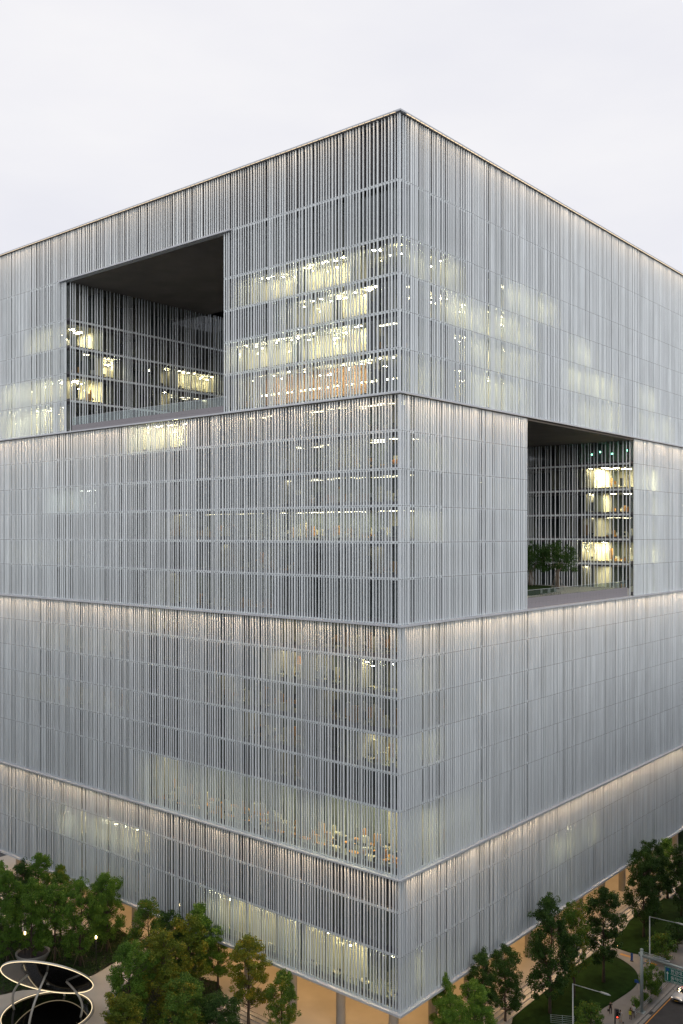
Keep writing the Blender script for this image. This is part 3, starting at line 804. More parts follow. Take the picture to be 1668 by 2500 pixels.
def trunk_mesh(seed, H, base, tips, r0):
    rnd = random.Random(seed + 99); mb = MB(); pts = []; n = 7
    for k in range(n):
        t = k / (n - 1); pts.append((rnd.gauss(0, .05) * k * .4 * H / 10, rnd.gauss(0, .05) * k * .4 * H / 10, t * H * .93))
    rr = [r0 * (1.25 if k == 0 else 1) * (1 - .88 * k / (n - 1)) for k in range(n)]
    mb.tube(pts, rr, 7)
    for c in tips[::3]:
        z0 = max(base * .75, c[2] - (.5 + .5 * math.hypot(c[0], c[1])))
        t = min(.98, z0 / (H * .93)); k = min(n - 2, int(t * (n - 1))); f = t * (n - 1) - k
        p = Vector(pts[k]).lerp(Vector(pts[k + 1]), f); q = Vector(c); mid = p.lerp(q, .55) + Vector((0, 0, -.15))
        mb.tube([p, mid, q], [max(.02, r0 * .34 * (1 - t)), .022, .01], 4, cap=False)
    return mb
VAR = []
for k, (H, R, base, nc, per, leaf, cr, sh) in enumerate(((10.5, 2.3, 2.2, 270, 92, .18, .50, 1.0), (11.5, 2.1, 2.8, 260, 88, .18, .48, 1.2), (9.5, 2.5, 2.0, 270, 94, .18, .52, 1.35), (11, 1.9, 3.0, 225, 86, .18, .46, 1.0), (10, 2.2, 2.6, 205, 82, .19, .47, 1.15))):
    mb, tips = crown_mesh(k * 13 + 5, H, R, base, nc, per, leaf, cr, sh)
    VAR.append((mb.mesh('crown', 'leaf_green'), trunk_mesh(k, H, base, tips, .17).mesh('trunk', 'bark'), H, R))
mb, tips = crown_mesh(404, 4.2, 2.0, .9, 80, 50, .22, .5, 1.3)
SMALL = (mb.mesh('crown', 'leaf_green'), trunk_mesh(44, 4.2, .9, tips, .09).mesh('trunk', 'bark'), 4.2, 2.0)
stake_me = MB().tube([(0, 0, 0), (0, 0, 2.9)], .035, 5).mesh('stake', 'wood_stake')
rt = random.Random(77)
def tree(px, py, top, wpx, lm, label, gz, var=None, stakes=False, small=False, group=None, name='tree', cat='tree', at=None, H=None):
    if at is None:
        x, y = ground(px, py, gz); ppm = FPX / depth(x, y); H = (py - top) / ppm; R_ = wpx / 2 / ppm * (1.02 if px > 1050 else 1.2 if px > 290 else 1.1)
    else: x, y = at; R_ = wpx
    cm, tm, h0, r0 = SMALL if small else VAR[var if var is not None else rt.randrange(5)]
    e = tag(empty(name, (x, y, gz), rt.uniform(0, 6.28)), label, cat, group)
    sc = (R_ / r0 * 1.0, R_ / r0 * 1.0, H / h0)
    c = inst('crown', cm, e, scale=sc); t = inst('trunk', tm, e, scale=(min(1.3, sc[0]), min(1.3, sc[1]), sc[2]))
    c.material_slots[0].link = 'OBJECT'; c.material_slots[0].material = MATS[lm]
    if stakes:
        for k in range(3):
            an = k * 2.094 + .4; o = inst('stake', stake_me, e, (1.15 * math.cos(an), 1.15 * math.sin(an), 0))
            d = Vector((-1.0 * math.cos(an), -1.0 * math.sin(an), 2.4)); o.rotation_euler = d.to_track_quat('Z', 'Y').to_euler()
    return e
gL, gY, gR = 'green trees in the planted bed', 'trees turning yellow beside the corner', 'trees along the street lawns'
for a in (
    (19, 2356, 2128, 74, 'leaf_green', 'staked green tree at the left edge, left of the concrete tub', 0, True),
    (-14, 2330, 2098, 72, 'leaf_green', 'green tree cut off by the left picture edge', 1, False),
    (77, 2358, 2150, 78, 'leaf_green', 'green tree growing just in front of the concrete tub', 2, False),
    (94, 2290, 2081, 62, 'leaf_green', 'tallest narrow-topped green tree behind the concrete tub', 3, False),
    (52, 2300, 2099, 54, 'leaf_dark', 'dark green tree far back left, behind the tub', 1, False),
    (134, 2352, 2162, 76, 'leaf_green', 'staked green tree just right of the concrete tub', 4, True),
    (148, 2300, 2110, 60, 'leaf_mixed', 'green tree with thin pointed top beside the base ledge', 3, False),
    (196, 2362, 2150, 78, 'leaf_green', 'staked green tree left of the dark lamp post', 0, True),
    (240, 2302, 2146, 62, 'leaf_dark', 'dark green tree behind the lamp post', 1, False),
    (261, 2327, 2135, 76, 'leaf_green', 'staked green tree at the right end of the dark bed', 2, True)):
    tree(*a[:6], PZ, a[6], a[7], group=gL)
for a in (
    (360, 2440, 2200, 78, 'leaf_mixed', 'green tree with yellow flecks next to the left column', 0, PZ),
    (417, 2432, 2222, 70, 'leaf_dark', 'dark green tree behind the yellowing trees', 1, PZ),
    (487, 2425, 2205, 66, 'leaf_green', 'green tree rising behind the tallest yellowing tree', 3, PZ),
    (460, 2445, 2232, 78, 'leaf_yellow', 'tall yellow-gold tree in the middle of the group', 4, PZ),
    (532, 2417, 2250, 62, 'leaf_green', 'slim green tree with a clear trunk, right of the group', 1, PZ),
    (400, 2530, 2276, 104, 'leaf_yellow', 'large yellow-gold tree at the front of the group', 0, PZ),
    (318, 2550, 2306, 92, 'leaf_green', 'green tree by the pale path at the left of the group', 2, PZ),
    (302, 2600, 2424, 84, 'leaf_yellow', 'golden tree cut off by the bottom edge beside the path', 4, PZ),
    (448, 2590, 2388, 100, 'leaf_mixed', 'green and gold tree at the bottom edge left of centre', 2, PZ),
    (607, 2515, 2283, 76, 'leaf_yellow', 'orange-gold narrow tree in front of the building near the columns', 3, GZ),
    (688, 2560, 2369, 66, 'leaf_mixed', 'green tree with gold lower leaves left of the first column', 4, GZ),
    (536, 2600, 2434, 106, 'leaf_dark', 'round dark green tree at the bottom edge under the golden one', 2, GZ)):
    tree(*a[:6], a[7], a[6], group=gY)
for a in (
    (1083, 2560, 2370, 58, 'leaf_green', 'small-crowned green tree right under the building corner', 3, 0),
    (1160, 2585, 2400, 96, 'leaf_green', 'broad green tree at the bottom edge right of the corner', 0, 0),
    (1100, 2600, 2432, 92, 'leaf_green', 'bright green tree at the bottom edge nearest the corner column', 2, 0),
    (1177, 2530, 2318, 70, 'leaf_dark', 'dark dense tree in front of the right face columns', 1, 0),
    (1234, 2497, 2314, 84, 'leaf_dark', 'dark tree standing by the lit steps at the lawn end', 2, 0),
    (1343, 2478, 2192, 108, 'leaf_dark', 'tallest dark tree on the near lawn', 0, 0),
    (1402, 2440, 2204, 74, 'leaf_mixed', 'thin airy tree with orange flecks on the near lawn', 4, 0),
    (1474, 2402, 2165, 88, 'leaf_dark', 'dark tree with bare lower trunk at the far end of the near lawn', 3, 0),
    (1572, 2291, 2072, 86, 'leaf_dark', 'dark tree on the far lawn behind the second street lamp', 2, 0),
    (1594, 2236, 2050, 66, 'leaf_dark', 'dark tree behind, where the base ledge meets the steps', 1, 0),
    (1630, 2194, 2046, 60, 'leaf_green', 'slender bright green tree on the pale path at far right', 3, 0),
    (1664, 2240, 2066, 66, 'leaf_dark', 'dark tree cut off by the right picture edge', 0, 0)):
    tree(*a[:6], GZ, a[6], group=gR)
for px, py, top, w, lm, lab in (
    (1443, 2535, 2452, 78, 'leaf_mixed', 'low olive-yellow shrub tree beside the near street lamp'),
    (1624, 2352, 2280, 70, 'leaf_mixed', 'small yellow-green tree behind the gantry arm'),
    (1590, 2440, 2352, 52, 'leaf_green', 'thin small tree right beside the gantry pole'),
    (1655, 2318, 2248, 60, 'leaf_dark', 'small dark street tree at the right picture edge')):
    tree(px, py, top, w, lm, lab, GZ, small=True, group='small street trees', name='small_tree')
tree(0, 0, 0, 5.0, 'leaf_dark', 'dark tree on the lawn beyond the far end of the building', GZ + .9, var=0, at=(-6, 112), H=11, group=gR)
tree(0, 0, 0, 4.5, 'leaf_dark', 'dark tree seen past the last column under the building', GZ + .9, var=2, at=(-16, 110), H=10, group=gR)
# terrace garden
tm_ = MB(); mnd = blob([(-2.3, 33), (-5.5, 36), (-5.0, 44), (-6.5, 52), (-9.5, 58), (-12, 64), (-19, 66), (-27, 60), (-28, 40), (-20, 33)])
mound('terrace_lawn', mnd, LT, .7, 'lawn')
def terrace_tree(x, y, H, R_, label, seed, lm='leaf_dark'):
    rnd = random.Random(seed); mb = MB(); tips = []
    for k in range(150):
        an = rnd.uniform(0, 6.28); rr = R_ * math.sqrt(rnd.random()); z = H * rnd.uniform(.42, 1.0) * (1 - .18 * (rr / R_) ** 2)
        c = (rr * math.cos(an), rr * math.sin(an), z); tips.append(c); leaf_quads(mb, c, 70, .55, .2, rnd, .7)
    e = tag(empty('terrace_tree', (x, y, LT + .3)), label, 'tree', 'trees in the lower terrace garden')
    mb.build('crown', lm, e); t = MB()
    for k in range(9):
        an = k * .7 + rnd.random(); q = tips[k * 7]
        t.tube([(.35 * math.cos(an), .35 * math.sin(an), -.2), (.25 * math.cos(an + .6), .25 * math.sin(an + .6), H * .3), (q[0] * .6, q[1] * .6, H * .55), q], [.075, .06, .045, .015], 5)
    for k in range(3):
        an = k * 2.1; t.tube([(1.3 * math.cos(an), 1.3 * math.sin(an), -.3), (.2 * math.cos(an), .2 * math.sin(an), H * .3)], .035, 4)
    t.build('trunk', 'bark_pale', e)
terrace_tree(-9.3, 58.6, 8.2, 3.3, 'many-stemmed tree with spreading brown-green crown on the terrace', 5, 'leaf_dark')
terrace_tree(-13.6, 57.0, 8.0, 3.4, 'darker many-stemmed tree at the left side of the terrace opening', 6)
terrace_tree(-19.0, 61.0, 7.0, 2.6, 'dark tree deep in the terrace garden behind the other two', 8)
lc = MB(); lc.box(-.3, .3, -.5, .35, .3, .36); lc.box(-.3, .3, .3, .36, .36, .95)
for sx in (-1, 1):
    for sy in (-.45, .3): lc.box(sx * .27 - .02, sx * .27 + .02, sy - .02, sy + .02, 0, .3)
seat = MB().box(-.3, .3, -.5, .35, .3, .36).mesh('seat', 'chair_grey'); bk = MB().box(-.3, .3, .3, .36, .36, .95).mesh('backrest', 'chair_grey'); lg = MB().box(-.02, .02, -.02, .02, 0, .3).mesh('leg', 'dark_metal')
for k, (x, y) in enumerate(((-3.6, 42.8), (-3.5, 45.0), (-3.5, 47.2))):
    e = tag(empty('garden_chair', (x, y, LT), rad(90) + rt.uniform(-.3, .3)), ('leftmost of the three grey garden chairs behind the terrace glass', 'middle one of the three grey garden chairs behind the terrace glass', 'rightmost of the three grey garden chairs behind the terrace glass')[k], 'chair', 'chairs on the terrace')
    inst('seat', seat, e); inst('backrest', bk, e)
    for sx in (-.27, .27):
        for sy in (-.45, .3): inst('leg', lg, e, (sx, sy, 0))

# ================================================================== LEFT GARDEN THINGS
px_, py_ = ground(80, 2348, PZ)
tub = tag(empty('planter_tub', (px_, py_, PZ)), 'round flared concrete tub with dark fill among the green trees', 'planter')
MB().lathe([(1.9, 0), (2.55, 1.35), (2.55, 1.5), (2.28, 1.5), (2.2, 1.3)], 40).build('bowl', 'concrete', tub)
MB().disc((0, 0, 1.32), 2.25, 40).build('fill', 'soil_dark', tub)
fx, fy = ground(115, 2476, PZ)
def ring(mb, c, R_, r_, n=72, m=8, tilt=None):
    pts = [Vector((R_ * math.cos(2 * math.pi * k / n), R_ * math.sin(2 * math.pi * k / n), 0)) for k in range(n)]
    if tilt: pts = [tilt @ p for p in pts]
    mb.tube([p + Vector(c) for p in pts], r_, m, closed=True)
pool = tag(empty('round_pool', (fx, fy, PZ)), 'round black reflecting pool with a glowing warm rim', 'pool')
ri = MB(); ri.lathe([(6.25, 0), (6.25, .22), (5.95, .22), (5.95, .02)], 72); ri.build('rim', 'concrete', pool)
MB().disc((0, 0, .1), 5.96, 72).build('water', 'water', pool)
q = MB(); ring(q, (0, 0, .2), 5.92, .045); q.build('rim_light', 'rim_light', pool)
# tilted round canopy on plain bent posts (a generic stand-in for the ring artwork)
toc = Vector((CAM[0] - fx, CAM[1] - fy, 0)).normalized()
can = tag(empty('tilted_sculpture', (fx, fy, PZ)), 'tilted round grey disc with lit rim standing over the black pool', 'sculpture')
ax = Vector((0, 0, 1)).cross(toc)
Rt = Matrix.Rotation(-rad(40), 4, ax) @ Matrix.Rotation(rad(-17), 4, toc)
dsc = MB(); nn = 72; c0 = Vector((0, 0, 4.9))
outer = [Rt @ Vector((6.3 * math.cos(2 * math.pi * k / nn), 6.3 * math.sin(2 * math.pi * k / nn), 0)) + c0 for k in range(nn)]
nz_ = (Rt @ Vector((0, 0, 1)))
top = [p + nz_ * .22 for p in outer]
dsc.v = [tuple(p) for p in outer + top]
for k in range(nn): dsc.f.append((k, (k + 1) % nn, nn + (k + 1) % nn, nn + k)); dsc.sm.append(False)
dsc.f.append(tuple(range(nn, 2 * nn))); dsc.sm.append(False)
dsc.build('disc', 'tube_white', can)
und = MB(); und.v = [tuple(p + nz_ * .03) for p in outer]; und.f.append(tuple(reversed(range(nn)))); und.sm.append(False); und.build('underside', 'mirror_dark', can)
q = MB(); q.tube([(Rt @ Vector((6.27 * math.cos(2 * math.pi * k / nn), 6.27 * math.sin(2 * math.pi * k / nn), -.01))) + c0 for k in range(nn)], .05, 6, closed=True); q.build('rim_light', 'rim_light', can)
for k in range(4):
    an = k * math.pi / 2 + .5; a = Vector((4.9 * math.cos(an), 4.9 * math.sin(an), 0)); b_ = Rt @ Vector((2.6 * math.cos(an + .5), 2.6 * math.sin(an + .5), 0)) + c0
    pts = [a.lerp(b_, t) + Vector((math.cos(an), math.sin(an), 0)) * 1.1 * math.sin(math.pi * t) for t in [i / 10 for i in range(11)]]
    MB().tube(pts, .15, 10).build('post', 'tube_white', can)
for px, py, lab in ((234.6, 2363, 'dark garden lamp post with small warm lamp at the bed edge'), (61, 2352, 'dark garden lamp post with bright lamp before the concrete tub')):
    x, y = ground(px, py, PZ); e = tag(empty('garden_lamp', (x, y, PZ)), lab, 'lamp post', 'garden lamps')
    MB().tube([(0, 0, 0), (0, 0, 4.4)], .07, 8).build('pole', 'dark_metal', e)
    MB().tube([(0, 0, 4.4), (0, 0, 4.5), (0, 0, 4.78)], [.10, .11, .08], 8).build('lamp', 'path_lamp', e)

# ================================================================== STREET THINGS
# low lights along the lawn edge
for i, (x, y) in enumerate(((640, 1190), (740, 1048), (835, 965), (960, 885), (1150, 745), (1190, 852), (1240, 672), (1320, 612), (1275, 925), (1500, 488), (1530, 440))):
    gx, gy = z7(x, y)
    lab = ('low lawn-edge light by the lit steps, %s along the kerb of the lawns' % ('nearest', 'second', 'third', 'fourth', 'fifth', 'sixth', 'seventh', 'eighth', 'ninth', 'tenth', 'farthest')[i])
    e = tag(empty('lawn_light', (gx, gy, GZ)), lab, 'light', 'low lights at the lawn edges')
    MB().box(-.09, .09, -.09, .09, 0, .36).build('housing', 'dark_metal', e); MB().box(-.093, .093, -.093, .093, .18, .28).build('lamp', 'path_lamp', e)
def street_lamp(x, y, H, arm, label, ang=0):
    e = tag(empty('street_lamp', (x, y, GZ), ang), label, 'street lamp', 'single-arm street lamps')
    p = MB(); p.tube([(0, 0, 0), (0, 0, .5), (0, 0, .51), (0, 0, H)], [.15, .15, .1, .075], 10); p.build('pole', 'street_metal', e)
    a = MB(); a.tube([(0, 0, H - .05), (arm * .75, 0, H + .1)], [.055, .04], 8); a.build('arm', 'street_metal', e)
    h = MB(); h.tube([(arm * .73, 0, H + .1), (arm * .78, 0, H + .12), (arm * .95, 0, H + .12), (arm * 1.03, 0, H + .1)], [.05, .13, .14, .04], 8); h.build('lamp_head', 'street_metal', e)
def lamp_at(px, top, Hm):      # pole foot from the column and height of the pole top
    d = FPX * (CAMZ - GZ - Hm) / (top - HYP); l = (px - CXP) / FPX * d
    return CAM[0] + d * FWD[0] + l * RGT[0], CAM[1] + d * FWD[1] + l * RGT[1]
x, y = lamp_at(1399, 2402, 8.0); street_lamp(x, y, 8.0, 5.0, 'nearer grey street lamp with a single arm by the shrub tree')
x, y = lamp_at(1586.6, 2237.6, 9.5); street_lamp(x, y, 9.5, 5.2, 'farther grey street lamp with a single arm behind the gantry')
# sign gantry
gx, gy = ground(1567, 2471, GZ); GH = 8.6
gan = tag(empty('sign_gantry', (gx, gy, GZ)), 'pale green-grey pole with long arm carrying the green road sign over the street', 'sign gantry')
MB().tube([(0, 0, 0), (0, 0, GH)], [.24, .21], 16).build('pole', 'green_pole', gan)
MB().tube([(0, 0, GH), (0, 0, GH + .12), (0, 0, GH + .2)], [.24, .22, .08], 12).build('pole_cap', 'green_pole', gan)
MB().box(-.45, .45, -.45, .45, 0, .05).build('base_plate', 'green_pole', gan)
MB().tube([(.1, 0, GH - .75), (9.5, 0, GH - .95)], [.19, .13], 12).build('arm', 'green_pole', gan)
MB().tube([(.1, 0, GH - 1.9), (1.6, 0, GH - .85)], .06, 8).build('brace', 'green_pole', gan)
MB().tube([(.1, 0, GH - .2), (3.4, 0, GH - .25)], .035, 6).build('bar', 'green_pole', gan)
MB().tube([(.1, 0, GH - .42), (3.4, 0, GH - .42)], .03, 6).build('bar', 'green_pole', gan)
MB().box(1.6, 3.9, -.12, .12, GH - .56, GH - .44).build('camera_box', 'street_metal', gan)
MB().tube([(-.3, .0, GH - .45), (-.25, 0, GH - .9)], .14, 8).build('clamp', 'green_pole', gan)
sx0, sx1, sz0, sz1 = 3.3, 6.3, GH - 3.15, GH - 1.1
sgn = MB().box(sx0, sx1, -.26, -.2, sz0, sz1).build('sign_panel', 'sign_green', gan)
sgn2 = MB().box(sx1 + .06, sx1 + 2.8, -.26, -.2, sz0, sz1).build('sign_panel', 'sign_green', gan)
def text(body, size, x, z, parent, m='sign_white', yy=-.268):
    cu = bpy.data.curves.new('lettering', 'FONT'); cu.body = body; cu.size = size; cu.extrude = .002; cu.offset = size * .012
    o = bpy.data.objects.new('lettering', cu); COL.objects.link(o)
    dg = bpy.context.evaluated_depsgraph_get(); me = bpy.data.meshes.new_from_object(o.evaluated_get(dg)); bpy.data.objects.remove(o)
    me.materials.clear(); me.materials.append(MATS[m])
    n = bpy.data.objects.new('lettering', me); COL.objects.link(n); n.parent = parent; n.location = (x, yy, z); n.rotation_euler = (rad(90), 0, 0); return n
def frame(x0, x1, z0, z1, w, parent):
    q = MB()
    for b_ in ((x0, x1, z0, z0 + w), (x0, x1, z1 - w, z1), (x0, x0 + w, z0 + w, z1 - w), (x1 - w, x1, z0 + w, z1 - w)): q.box(b_[0], b_[1], -.268, -.261, b_[2], b_[3])
    q.build('border', 'sign_white', parent)
frame(sx0 + .06, sx1 - .06, sz0 + .06, sz1 - .06, .035, sgn); frame(sx1 + .12, sx1 + 2.74, sz0 + .06, sz1 - .06, .035, sgn2)
text('한강대교', .56, sx0 + .85, sz0 + 1.38, sgn); text('Hangangdaegyo', .27, sx0 + .85, sz0 + 1.1, sgn)
text('동작대교', .56, sx0 + .85, sz0 + .46, sgn); text('Dongjakdaegyo', .27, sx0 + .85, sz0 + .18, sgn)
text('전쟁기념관', .5, sx1 + .35, sz0 + 1.05, sgn2)
aw = MB(); aw.box(sx0 + .36, sx0 + .46, -.27, -.261, sz0 + .25, sz0 + 1.1)
aw.v += [(sx0 + .22, -.27, sz0 + 1.1), (sx0 + .60, -.27, sz0 + 1.1), (sx0 + .41, -.27, sz0 + 1.42)]; i = len(aw.v); aw.f.append((i - 3, i - 2, i - 1)); aw.sm.append(False)
aw.build('arrow', 'sign_white', sgn)
MB().box(sx0 + .24, sx0 + .64, -.272, -.262, sz0 + 1.5, sz0 + 1.82).build('route_badge', 'sign_blue', sgn)
bl = tag(empty('blue_sign', (*ground(1556, 2417, GZ), GZ)), 'small blue sign leaning beside the gantry pole', 'sign')
MB().box(-.35, .35, -.02, .02, 1.0, 1.45).build('panel', 'sign_blue', bl); MB().tube([(0, .03, 0), (0, .03, 1.1)], .03, 6).build('post', 'street_metal', bl)
bn = tag(empty('blue_banner', (*ground(1543, 2347, GZ), GZ)), 'narrow dark blue upright sign at the end of the lawn path', 'sign')
MB().box(-.18, .18, -.03, .03, .1, 1.25).build('panel', 'sign_blue', bn); MB().box(-.25, .25, -.15, .15, 0, .08).build('foot', 'dark_metal', bn)
# railing between shrubs and kerb
rl = tag(empty('railing', (KX - .55, 33, GZ)), 'grey double-bar pedestrian railing along the kerb with shrubs behind', 'railing')
for k in range(10): MB().tube([(0, k * 1.9, 0), (0, k * 1.9, 1.05)], .035, 6).build('post', 'street_metal', rl)
for z in (.5, .8, 1.05): MB().tube([(0, -.1, z), (0, 17.2, z)], .028, 6).build('bar', 'street_metal', rl)
def shrub(x, y, w, h, label, seed, lm='leaf_green'):
    rnd = random.Random(seed); mb = MB()
    for k in range(26): leaf_quads(mb, (rnd.gauss(0, w * .3), rnd.gauss(0, w * .3), h * rnd.uniform(.25, .85)), 40, .32, .17, rnd)
    e = tag(empty('shrub', (x, y, GZ)), label, 'shrub', 'shrubs behind the railing'); mb.build('crown', lm, e)
    t = MB()
    for k in range(4): t.tube([(0, 0, 0), (rnd.gauss(0, .2), rnd.gauss(0, .2), h * .6)], [.04, .015], 5)
    t.build('stem', 'bark', e)
shrub(KX - 1.4, 35.5, 1.1, 1.7, 'dark green shrub at the near end of the railing', 1); shrub(KX - 1.4, 38.4, 1.0, 1.4, 'rounded green shrub midway along the railing', 2)
shrub(KX - 1.3, 42.5, 1.2, 1.6, 'green shrub behind the far half of the railing', 3, 'leaf_dark'); shrub(KX - 1.3, 46.3, 1.1, 1.5, 'green shrub at the far end of the railing', 4, 'leaf_dark')
# tubular fence in the bottom corner of the lawn
fn = tag(empty('tube_fence', (*ground(1392, 2506, GZ), GZ), rad(30)), 'low pale green tube fence at the bottom edge of the lawn', 'fence')
for k in range(5): MB().tube([(-2.6, 0, .3 + k * .26), (.6, 0, .3 + k * .26)], .022, 6).build('bar', 'green_pole', fn)
for k in range(3): MB().tube([(-2.5 + k * 1.5, 0, 0), (-2.5 + k * 1.5, 0, 1.4)], .035, 6).build('post', 'green_pole', fn)
# traffic light
tx, ty = lamp_at(1502, 2463, 3.4)
tl = tag(empty('traffic_light', (tx, ty, GZ), rad(20)), 'black pedestrian signal on a dark post at the bottom edge', 'traffic light')
MB().tube([(0, 0, 0), (0, 0, 3.4)], .09, 10).build('pole', 'dark_metal', tl)
MB().box(.12, .5, -.2, .2, 2.25, 3.35).build('housing', 'car_black', tl)
for k in range(3):
    c = MB(); c.tube([(.31, -.2, 2.48 + k * .33), (.31, -.42, 2.46 + k * .33)], [.15, .14], 10, cap=False); c.build('visor', 'car_black', tl)
    MB().tube([(.31, -.19, 2.48 + k * .33), (.31, -.215, 2.48 + k * .33)], .11, 12).build('lens', 'red_lamp' if k == 0 else 'car_black', tl)
# tactile paving
slab('tactile_paving', KX - 2.6, KX - 1.2, 25.6, 28.2, GZ + .008, 'tactile', .05); slab('tactile_paving', KX - 4.6, KX - 3.6, 23.6, 25.0, GZ + .008, 'tactile', .05)
for k, (px, py) in enumerate(((1528, 2333), (1590, 2352))):
    x, y = ground(px, py, GZ); slab('tactile_paving', x - .9, x + .9, y - .3, y + .3, GZ + .008, 'tactile', .05)

# ================================================================== TAXI
tx, ty = ground(1640, 2446, GZ - .14)
CARX = KX + 2.15
car = tag(empty('taxi', (CARX, ty + 2.2, GZ - .14)), 'silver taxi with lit red roof and windscreen signs driving towards the crossing', 'car')
ST = [(-2.28, .62, .36, .62, .66, .50), (-2.15, .82, .24, .72, .76, .66), (-1.5, .90, .20, .84, .90, .74), (-.85, .91, .20, .92, .98, .74), (-.15, .91, .20, .95, 1.40, .60), (.35, .91, .20, .96, 1.47, .60), (1.1, .91, .20, .97, 1.44, .60), (1.75, .90, .22, .98, 1.08, .68), (2.2, .84, .30, .96, 1.02, .66), (2.36, .66, .42, .80, .88, .52)]
def sect(st):
    y, w, zb, zl, zt, gw = st
    half = [(w * .86, zb), (w, zb + .18), (w, zl - .12), (w * .95, zl), (gw + .06, zt - .06), (gw * .8, zt)]
    return [(x_, y, z_) for x_, z_ in half] + [(-x_, y, z_) for x_, z_ in reversed(half)]
bm_ = MB(); secs = [sect(s_) for s_ in ST]; n = len(secs[0])
for sc_ in secs: bm_.v += sc_
for k in range(len(secs) - 1):
    for j in range(n): bm_.f.append((k * n + j, k * n + (j + 1) % n, (k + 1) * n + (j + 1) % n, (k + 1) * n + j)); bm_.sm.append(True)
bm_.f.append(tuple(reversed(range(n)))); bm_.sm.append(False); bm_.f.append(tuple(range((len(secs) - 1) * n, len(secs) * n))); bm_.sm.append(False)
body = bm_.build('body', 'car_silver', car)
def lerp3(a, b, t): return tuple(a[i] + (b[i] - a[i]) * t for i in range(3))
def win(name, a, b, c, d, off, m='car_glass'):
    q = MB(); q.quad(*[tuple(p[i] + off[i] for i in range(3)) for p in (a, b, c, d)]); return q.build(name, m, car)
f0, f1 = secs[3], secs[4]
win('windscreen', (.62, -.80, 1.0), (-.62, -.80, 1.0), (-.52, -.18, 1.38), (.52, -.18, 1.38), (0, -.015, .012))
win('rear_window', (-.56, 1.72, 1.1), (.56, 1.72, 1.1), (.5, 1.15, 1.41), (-.5, 1.15, 1.41), (0, .02, .02))
for sx in (-1, 1):
    for y0, y1 in ((-.1, .48), (.55, 1.15)):
        a, b, c, d = (sx * .84, y0 - .15 if y0 < 0 else y0, 1.0), (sx * .84, y1, 1.0), (sx * .655, y1, 1.37), (sx * .655, max(y0, -.02), 1.37)
        win('side_window', a, b, c, d, (sx * .03, 0, .012))
for sx in (-1, 1):
    for y in (-1.42, 1.38):
        wh = empty('wheel', (sx * .80, y, .32)); wh.parent = car
        t = MB(); t.lathe([(.20, -.1), (.315, -.1), (.325, -.05), (.325, .05), (.315, .1), (.20, .1)], 20); o = t.build('tyre', 'tyre', wh); o.rotation_euler = (0, rad(90), 0)
        t = MB(); t.lathe([(.0, .07), (.06, .085), (.19, .06), (.21, .09)], 10); o = t.build('rim', 'pale_metal', wh); o.rotation_euler = (0, rad(90) * sx, 0)
    h = MB(); h.box(sx * .50, sx * .78, -2.235, -2.15, .60, .70); h.build('headlight', 'head_lamp', car)
    h = MB(); h.box(sx * .55, sx * .8, 2.2, 2.31, .72, .86); h.build('tail_light', 'red_lamp', car)
    h = MB(); h.box(sx * .92, sx * 1.1, -.62, -.5, .95, 1.08); h.build('wing_mirror', 'car_silver', car)
MB().box(-.40, .40, -2.315, -2.22, .44, .58).build('grille', 'car_black', car)
MB().box(-.26, .26, -2.335, -2.318, .33, .43).build('number_plate', 'plate_yellow', car)
rs = MB(); rs.box(-.32, .32, .35, .55, 1.475, 1.62); rs.build('roof_sign', 'cloth_white', car)
MB().box(-.18, .18, .33, .348, 1.5, 1.6).build('roof_sign_light', 'red_lamp', car)
MB().box(-.14, .02, -.50, -.47, 1.03, 1.13).build('vacancy_light', 'red_lamp', car)

